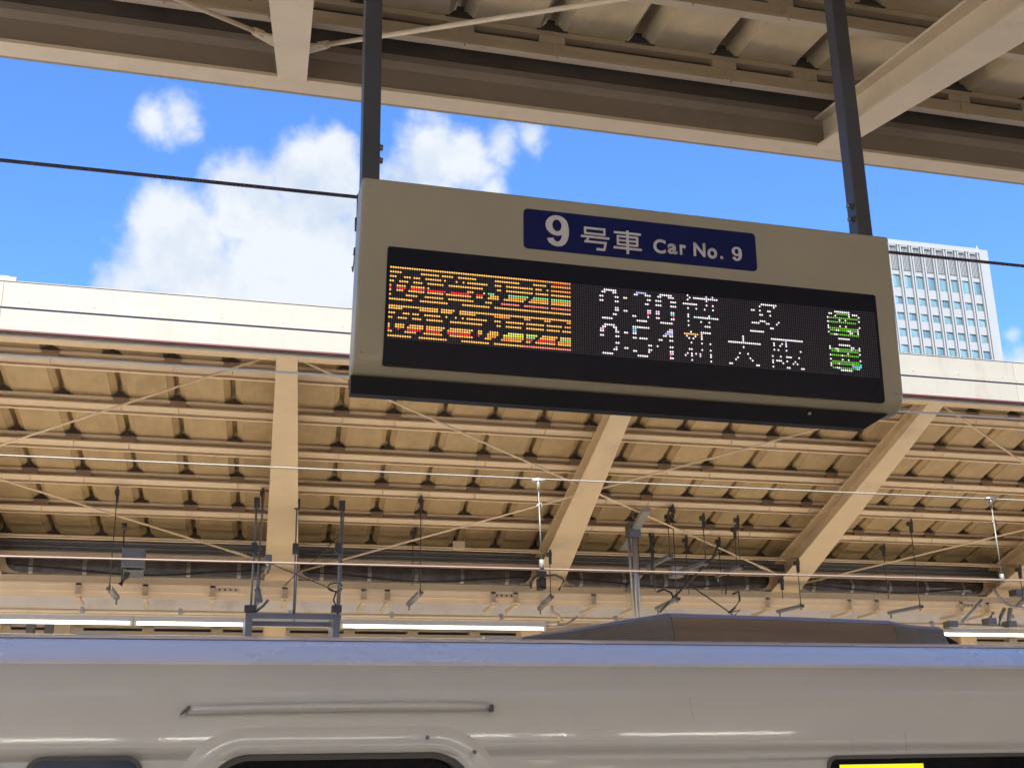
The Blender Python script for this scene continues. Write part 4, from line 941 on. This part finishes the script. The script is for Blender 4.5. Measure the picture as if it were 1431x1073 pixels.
# equipment boxes
def eqbox(name, px0, py0, px1, py1, Y, d, m, label, cat, extra=None):
    t = thing(name, label, cat); a_, b_ = at(px0, py0, Y), at(px1, py1, Y)
    bm = nb(); box(bm, a_.x, b_.x, Y, Y+d, b_.z, a_.z); o = link('case', bm, m, t)
    bvb = o.modifiers.new('soft', 'BEVEL'); bvb.width = 0.012; bvb.segments = 2
    if extra: extra(t, a_, b_, Y)
    return t
def ex1(t, a_, b_, Y):
    bm = nb(); tube(bm, [at(180, 796, Y+0.1), at(176, 806, Y+0.1), at(168, 817, Y+0.1)], 0.03, 8); link('arm', bm, 'bracket', t)
    bm = nb(); tube(bm, [at(174, 733, 14.0), at(170, 812, Y)], 0.009, 6); tube(bm, [at(174, 731, Y), at(174, 740, Y)], 0.03, 8); link('rod', bm, 'bracket', t)
    bm = nb(); a3, b3 = at(172, 795, Y), at(200, 800, Y); prism_x(bm, [(Y+0.02, a3.z-0.002), (Y+0.2, a3.z-0.06), (Y+0.25, a3.z-0.002)], a3.x, b3.x); link('bracket', bm, 'grey_steel', t)
eqbox('junction_box', 171, 764, 202, 793, 13.7, 0.25, 'grey_steel', 'blue grey metal box hanging beside the leftmost long rod', 'box', ex1)
def ex2(t, a_, b_, Y):
    bm = nb(); tube(bm, [at(378, 787, Y), at(374, 800, Y), at(368, 806, Y)], 0.014, 8); link('cable', bm, 'grey_steel', t)
eqbox('junction_box', 371, 774, 380, 786, 12.95, 0.1, 'grey_steel', 'small grey box at the left edge of the first rafter, above the grey hanging frame', 'box', ex2)
def ex3(t, a_, b_, Y):
    bm = nb(); c = Vector(((a_.x+b_.x)/2, Y-0.002, (a_.z+b_.z)/2)); tube(bm, [c, c+Vector((0, -0.02, 0))], 0.03, 12); link('grille', bm, 'bracket', t)
    bm = nb(); tube(bm, [at(742, 822, Y), at(741, 814, Y), at(745, 808, Y), at(752, 804, Y)], 0.012, 8); tube(bm, [at(764, 804, Y), at(776, 803, Y+0.1), at(785, 807, Y+0.2), at(788, 811, Y+0.2), at(781, 824, Y+0.2)], 0.013, 8); link('cable', bm, 'bracket', t)
    bm = nb(); a4 = at(752, 797, Y); box(bm, a4.x, a4.x+0.1, Y, Y+0.1, a4.z-0.06, a4.z); link('mount', bm, 'bracket', t)
eqbox('speaker', 754, 806, 764, 823, 13.4, 0.15, 'dark', "small black speaker under the white tipped dropper by the second rafter", 'speaker', ex3)
eqbox('junction_box', 634, 755, 650, 767, 14.1, 0.06, 'cream', 'small cream box on the conduit between the first and second rafters', 'box')
eqbox('junction_box', 939, 790, 956, 806, 14.2, 0.15, 'galv', 'pale grey box behind the rods in the cluster right of the pale pole', 'box')
# pale pole with slanting channel
pl = thing('support_pole', "pale vertical pole with a slanting channel at its head, behind the roof fairing", 'pole')
bm = nb(); p, q = at(887, 745, 13.3), at(893, 880, 13.3); tube(bm, [Vector((q.x, 13.3, p.z)), q], 0.033, 10); link('tube', bm, 'galv', pl)
bm = nb(); tube(bm, [Vector((q.x-0.06, 13.34, p.z)), Vector((q.x-0.05, 13.34, 2.3)), Vector((q.x-0.02, 13.34, q.z))], 0.02, 8); link('conduit', bm, 'galv', pl)
bm = nb(); bar(bm, at(903, 712, 12.7), at(872, 766, 13.9), 0.09, 0.05); link('channel', bm, 'galv', pl)
bm = nb(); box(bm, q.x-0.09, q.x+0.05, 13.22, 13.36, p.z-0.05, p.z+0.12); link('head_clamp', bm, 'bolt', pl)
# tangle of stays and cable loops in the cluster
tg = thing('stay_bracing', 'crossed grey stay rods and looped black cables in the rod cluster above the roof fairing', 'bracing')
for pts, r, m in ((((962, 816), (1015, 852), (1028, 862)), 0.009, 'bracket'), (((1000, 775), (975, 800), (948, 828), (922, 855)), 0.014, 'bracket'), (((918, 827), (928, 823), (938, 828), (942, 838)), 0.012, 'cable'), (((1024, 830), (1032, 826), (1034, 838), (1026, 850), (1018, 856)), 0.013, 'cable'),
                  (((1018, 856), (1034, 852), (1024, 862)), 0.008, 'cable'), (((1018, 800), (1014, 830)), 0.012, 'cable'), (((908, 745), (912, 782), (910, 815)), 0.018, 'bracket'), (((1004, 760), (996, 780)), 0.016, 'bracket')):
    bm = nb(); tube(bm, [at(*q, 13.5) for q in pts], r, 8); link('stay', bm, m, tg)
# fittings at the right edge
rt = thing('pipe_fittings', 'cluster of grey pipes and clamps at the right edge above the right tube fixture', 'pipes')
for pts, r in ((((1388, 822), (1400, 840), (1418, 848), (1431, 850)), 0.02), (((1384, 872), (1384, 862), (1388, 856)), 0.02), (((1396, 874), (1398, 862), (1404, 850)), 0.024), (((1412, 878), (1410, 866), (1412, 850)), 0.03), (((1345, 868), (1362, 850), (1372, 838)), 0.022), (((1330, 872), (1440, 877)), 0.018)):
    bm = nb(); tube(bm, [at(*q, 13.8) for q in pts], r, 8); link('pipe', bm, 'galv', rt)
for px, py in ((1330, 872), (1384, 868), (1412, 872), (1422, 828)):
    p = at(px, py, 13.75); bm = nb(); box(bm, p.x-0.06, p.x+0.06, 13.7, 13.85, p.z-0.04, p.z+0.04); link('clamp', bm, 'bolt', rt)
# elbow pipe at the end of the long tube fixture
el = thing('cable_conduit', 'cream elbow conduit curling at the right end of the long tube fixture', 'pipe')
bm = nb(); tube(bm, [at(762, 871, 13.9), at(778, 871, 13.9), at(785, 866, 13.9), at(780, 860, 13.9), at(772, 855, 13.9), at(771, 846, 13.9)], 0.022, 8); link('tube', bm, 'cream', el)
bm = nb(); tube(bm, [at(764, 875, 13.9), at(790, 874, 14.0), at(806, 862, 14.2)], 0.016, 8); link('tube', bm, 'galv', el)

# ------------------------------------------------------------------ background beyond the far platform
bg_t = thing('rear_canopy', "row of beige beams with dark slots behind the tube lights", 'canopy')
YB = 18.2
z_ = lambda py: at(87, py, YB).z
bm = nb(); box(bm, -12, 30, YB, YB+0.1, z_(892)-0.6, z_(890.5)); box(bm, -12, 30, YB-0.02, YB+0.1, z_(887), z_(880.5)); box(bm, -12, 30, YB+0.02, YB+0.1, z_(876)+0.002, z_(860)+0.9); link('beam', bm, 'cream_near', bg_t)
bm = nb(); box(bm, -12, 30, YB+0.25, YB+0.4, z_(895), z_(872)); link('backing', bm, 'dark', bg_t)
bm = nb(); w = at(140, 878, YB).x-at(87, 878, YB).x
box(bm, 0, 0.16, YB-0.03, YB+0.12, z_(880.5), z_(876)); sb = None
x = -8
while x < 22:
    if sb is None: sb = link('slot_block', bm, 'cream_near', bg_t); sb.location = (x, 0, 0)
    else: copy_of(sb, 'slot_block', (x, 0, 0), bg_t)
    x += 0.95
for (px0, px1, m) in ((36, 47, 'grey_steel'), (62, 74, 'grey_steel'), (75, 98, 'cream_near')):
    a_, b_ = at(px0, 880, 16.6), at(px1, 880, 16.6); bm = nb(); box(bm, a_.x, b_.x, 16.6, 16.8, 0.2, 3.0); link('column', bm, m, bg_t)
bw = nb(); box(bw, -60, 80, -16, -14, GR, 7.5); tag(link('station_building', bw, 'beam'), 'tall brown station wall behind the camera, seen only as a warm reflection in the train', 'building')
bw = nb(); box(bw, -60, 80, -10.8, -7.4, GR+0.6, 0.55); tag(link('train_car', bw, 'train_roof'), 'second train at the other face of the near platform, seen only as a pale reflection', 'train')
bw = nb(); box(bw, -30, 45, 26, 27, GR, 3.4); tag(link('station_building', bw, 'beam'), "dim brown station wall far behind the opposite platform", 'building')

# ------------------------------------------------------------------ office tower
TY = 150.0
tw = thing('office_tower', "pale grey office tower with blue windows, beyond the canopy right of the sign", 'tower')
XR, ZTOP = 120.3, 77.4
bm = nb(); box(bm, 60, XR, TY+0.6, TY+30, GR, ZTOP-0.3); link('core', bm, 'tower', tw)
px_ = 2.03; 
xr0 = at(1370.5, 400, TY).x        # centre of the last pilaster
rows_ = []                          # window rows: (top, bottom)
def zt_(zy, x=1300): return at(x, 320+zy/3.83, TY).z
xw = at(1230+275/3.83, 320+290/3.83, TY).x
def zrow(zy): return at(1230+275/3.83, 320+zy/3.83, TY).z
R_ = [(259, 327), (374, 414), (458, 498), (542, 584), (628, 672), (714, 757)]
R_ = [(zrow(a), zrow(b)) for a, b in R_]
step = R_[3][0]-R_[4][0]
while R_[-1][1] > 35: R_.append((R_[-1][0]-step, R_[-1][1]-step))
wc = at(1230+275/3.83, 320+300/3.83, TY).x          # centre of a window column
cols = [wc+px_*k for k in range(-16, 5)]
zl0 = zrow(238)
bm = nb(); box(bm, cols[-1]+px_*0.5+0.35, XR, TY, TY+0.6, 20, ZTOP); link('corner_wall', bm, 'tower', tw)
bm = nb(); box(bm, cols[0]-1, cols[-1]+1.2, TY-0.27, TY-0.223, ZTOP-0.75, ZTOP+0.02); link('parapet', bm, 'tower', tw)
wf = None; wt = None
hw = 0.56
for k, cx in enumerate(cols):
    # paired pilaster ribs between windows
    for s in (-0.21, 0.21):
        bm = nb(); box(bm, cx+px_/2+s-0.11, cx+px_/2+s+0.11, TY-0.22, TY+0.15, 20, ZTOP-0.25)
        link('pilaster', bm, 'tower', tw)
    # spandrels
    prev = zl0
    for (a_, b_) in R_:
        if b_ < 52: a_ = 20
        bm = nb(); box(bm, cx-px_/2+0.3, cx+px_/2-0.3, TY+0.14, TY+0.6, a_, prev); prev = b_
        link('spandrel', bm, 'tower', tw)
        if b_ < 52: break
    # louvres
    bm = nb()
    for i in range(5):
        x = cx-0.5+0.25*i; box(bm, x-0.05, x+0.05, TY+0.05, TY+0.35, zl0+0.15, ZTOP-1.0)
    tag(link('louvre', bm, 'tower', tw), kind='stuff')
    bm = nb(); box(bm, cx-0.72, cx+0.72, TY+0.36, TY+0.6, zl0, ZTOP-0.6); link('louvre_recess', bm, 'tower_fin', tw)
    if k < 8: continue
    for j, (a_, b_) in enumerate(R_):
        if b_ < 52: continue
        bm = nb(); box(bm, cx-hw-0.2, cx+hw+0.2, TY+0.30, TY+0.36, b_, a_); w_ = link('window', bm, 'pane_dark' if (k*5+j*3) % 4 == 0 else 'pane', tw)
        bm = nb(); box(bm, cx-hw-0.02, cx+hw-0.5, TY+0.24, TY+0.298, b_+0.12, a_-0.12) if (k+j) % 3 else box(bm, cx-0.04, cx+0.04, TY+0.24, TY+0.298, b_+0.05, a_-0.05)
        link('blind', bm, 'pane', w_)
# lightning mast on the roof corner
bm = nb(); tube(bm, [(XR-1.2, TY+0.8, ZTOP-0.4), (XR-1.2, TY+0.8, ZTOP+1.0)], 0.06, 6); link('mast', bm, 'galv', tw)
# pale rooftop at the far left
a_, b_ = at(-60, 386, 60), at(23, 387.5, 60); lb = thing('rooftop', "tiny pale rooftop corner above the far canopy at the left edge", 'building')
bm = nb(); box(bm, a_.x, b_.x, 60, 66, 5, b_.z); box(bm, a_.x, at(12, 386, 60).x, 60.2, 65, b_.z, b_.z+0.12); link('roof_block', bm, 'fascia', lb)
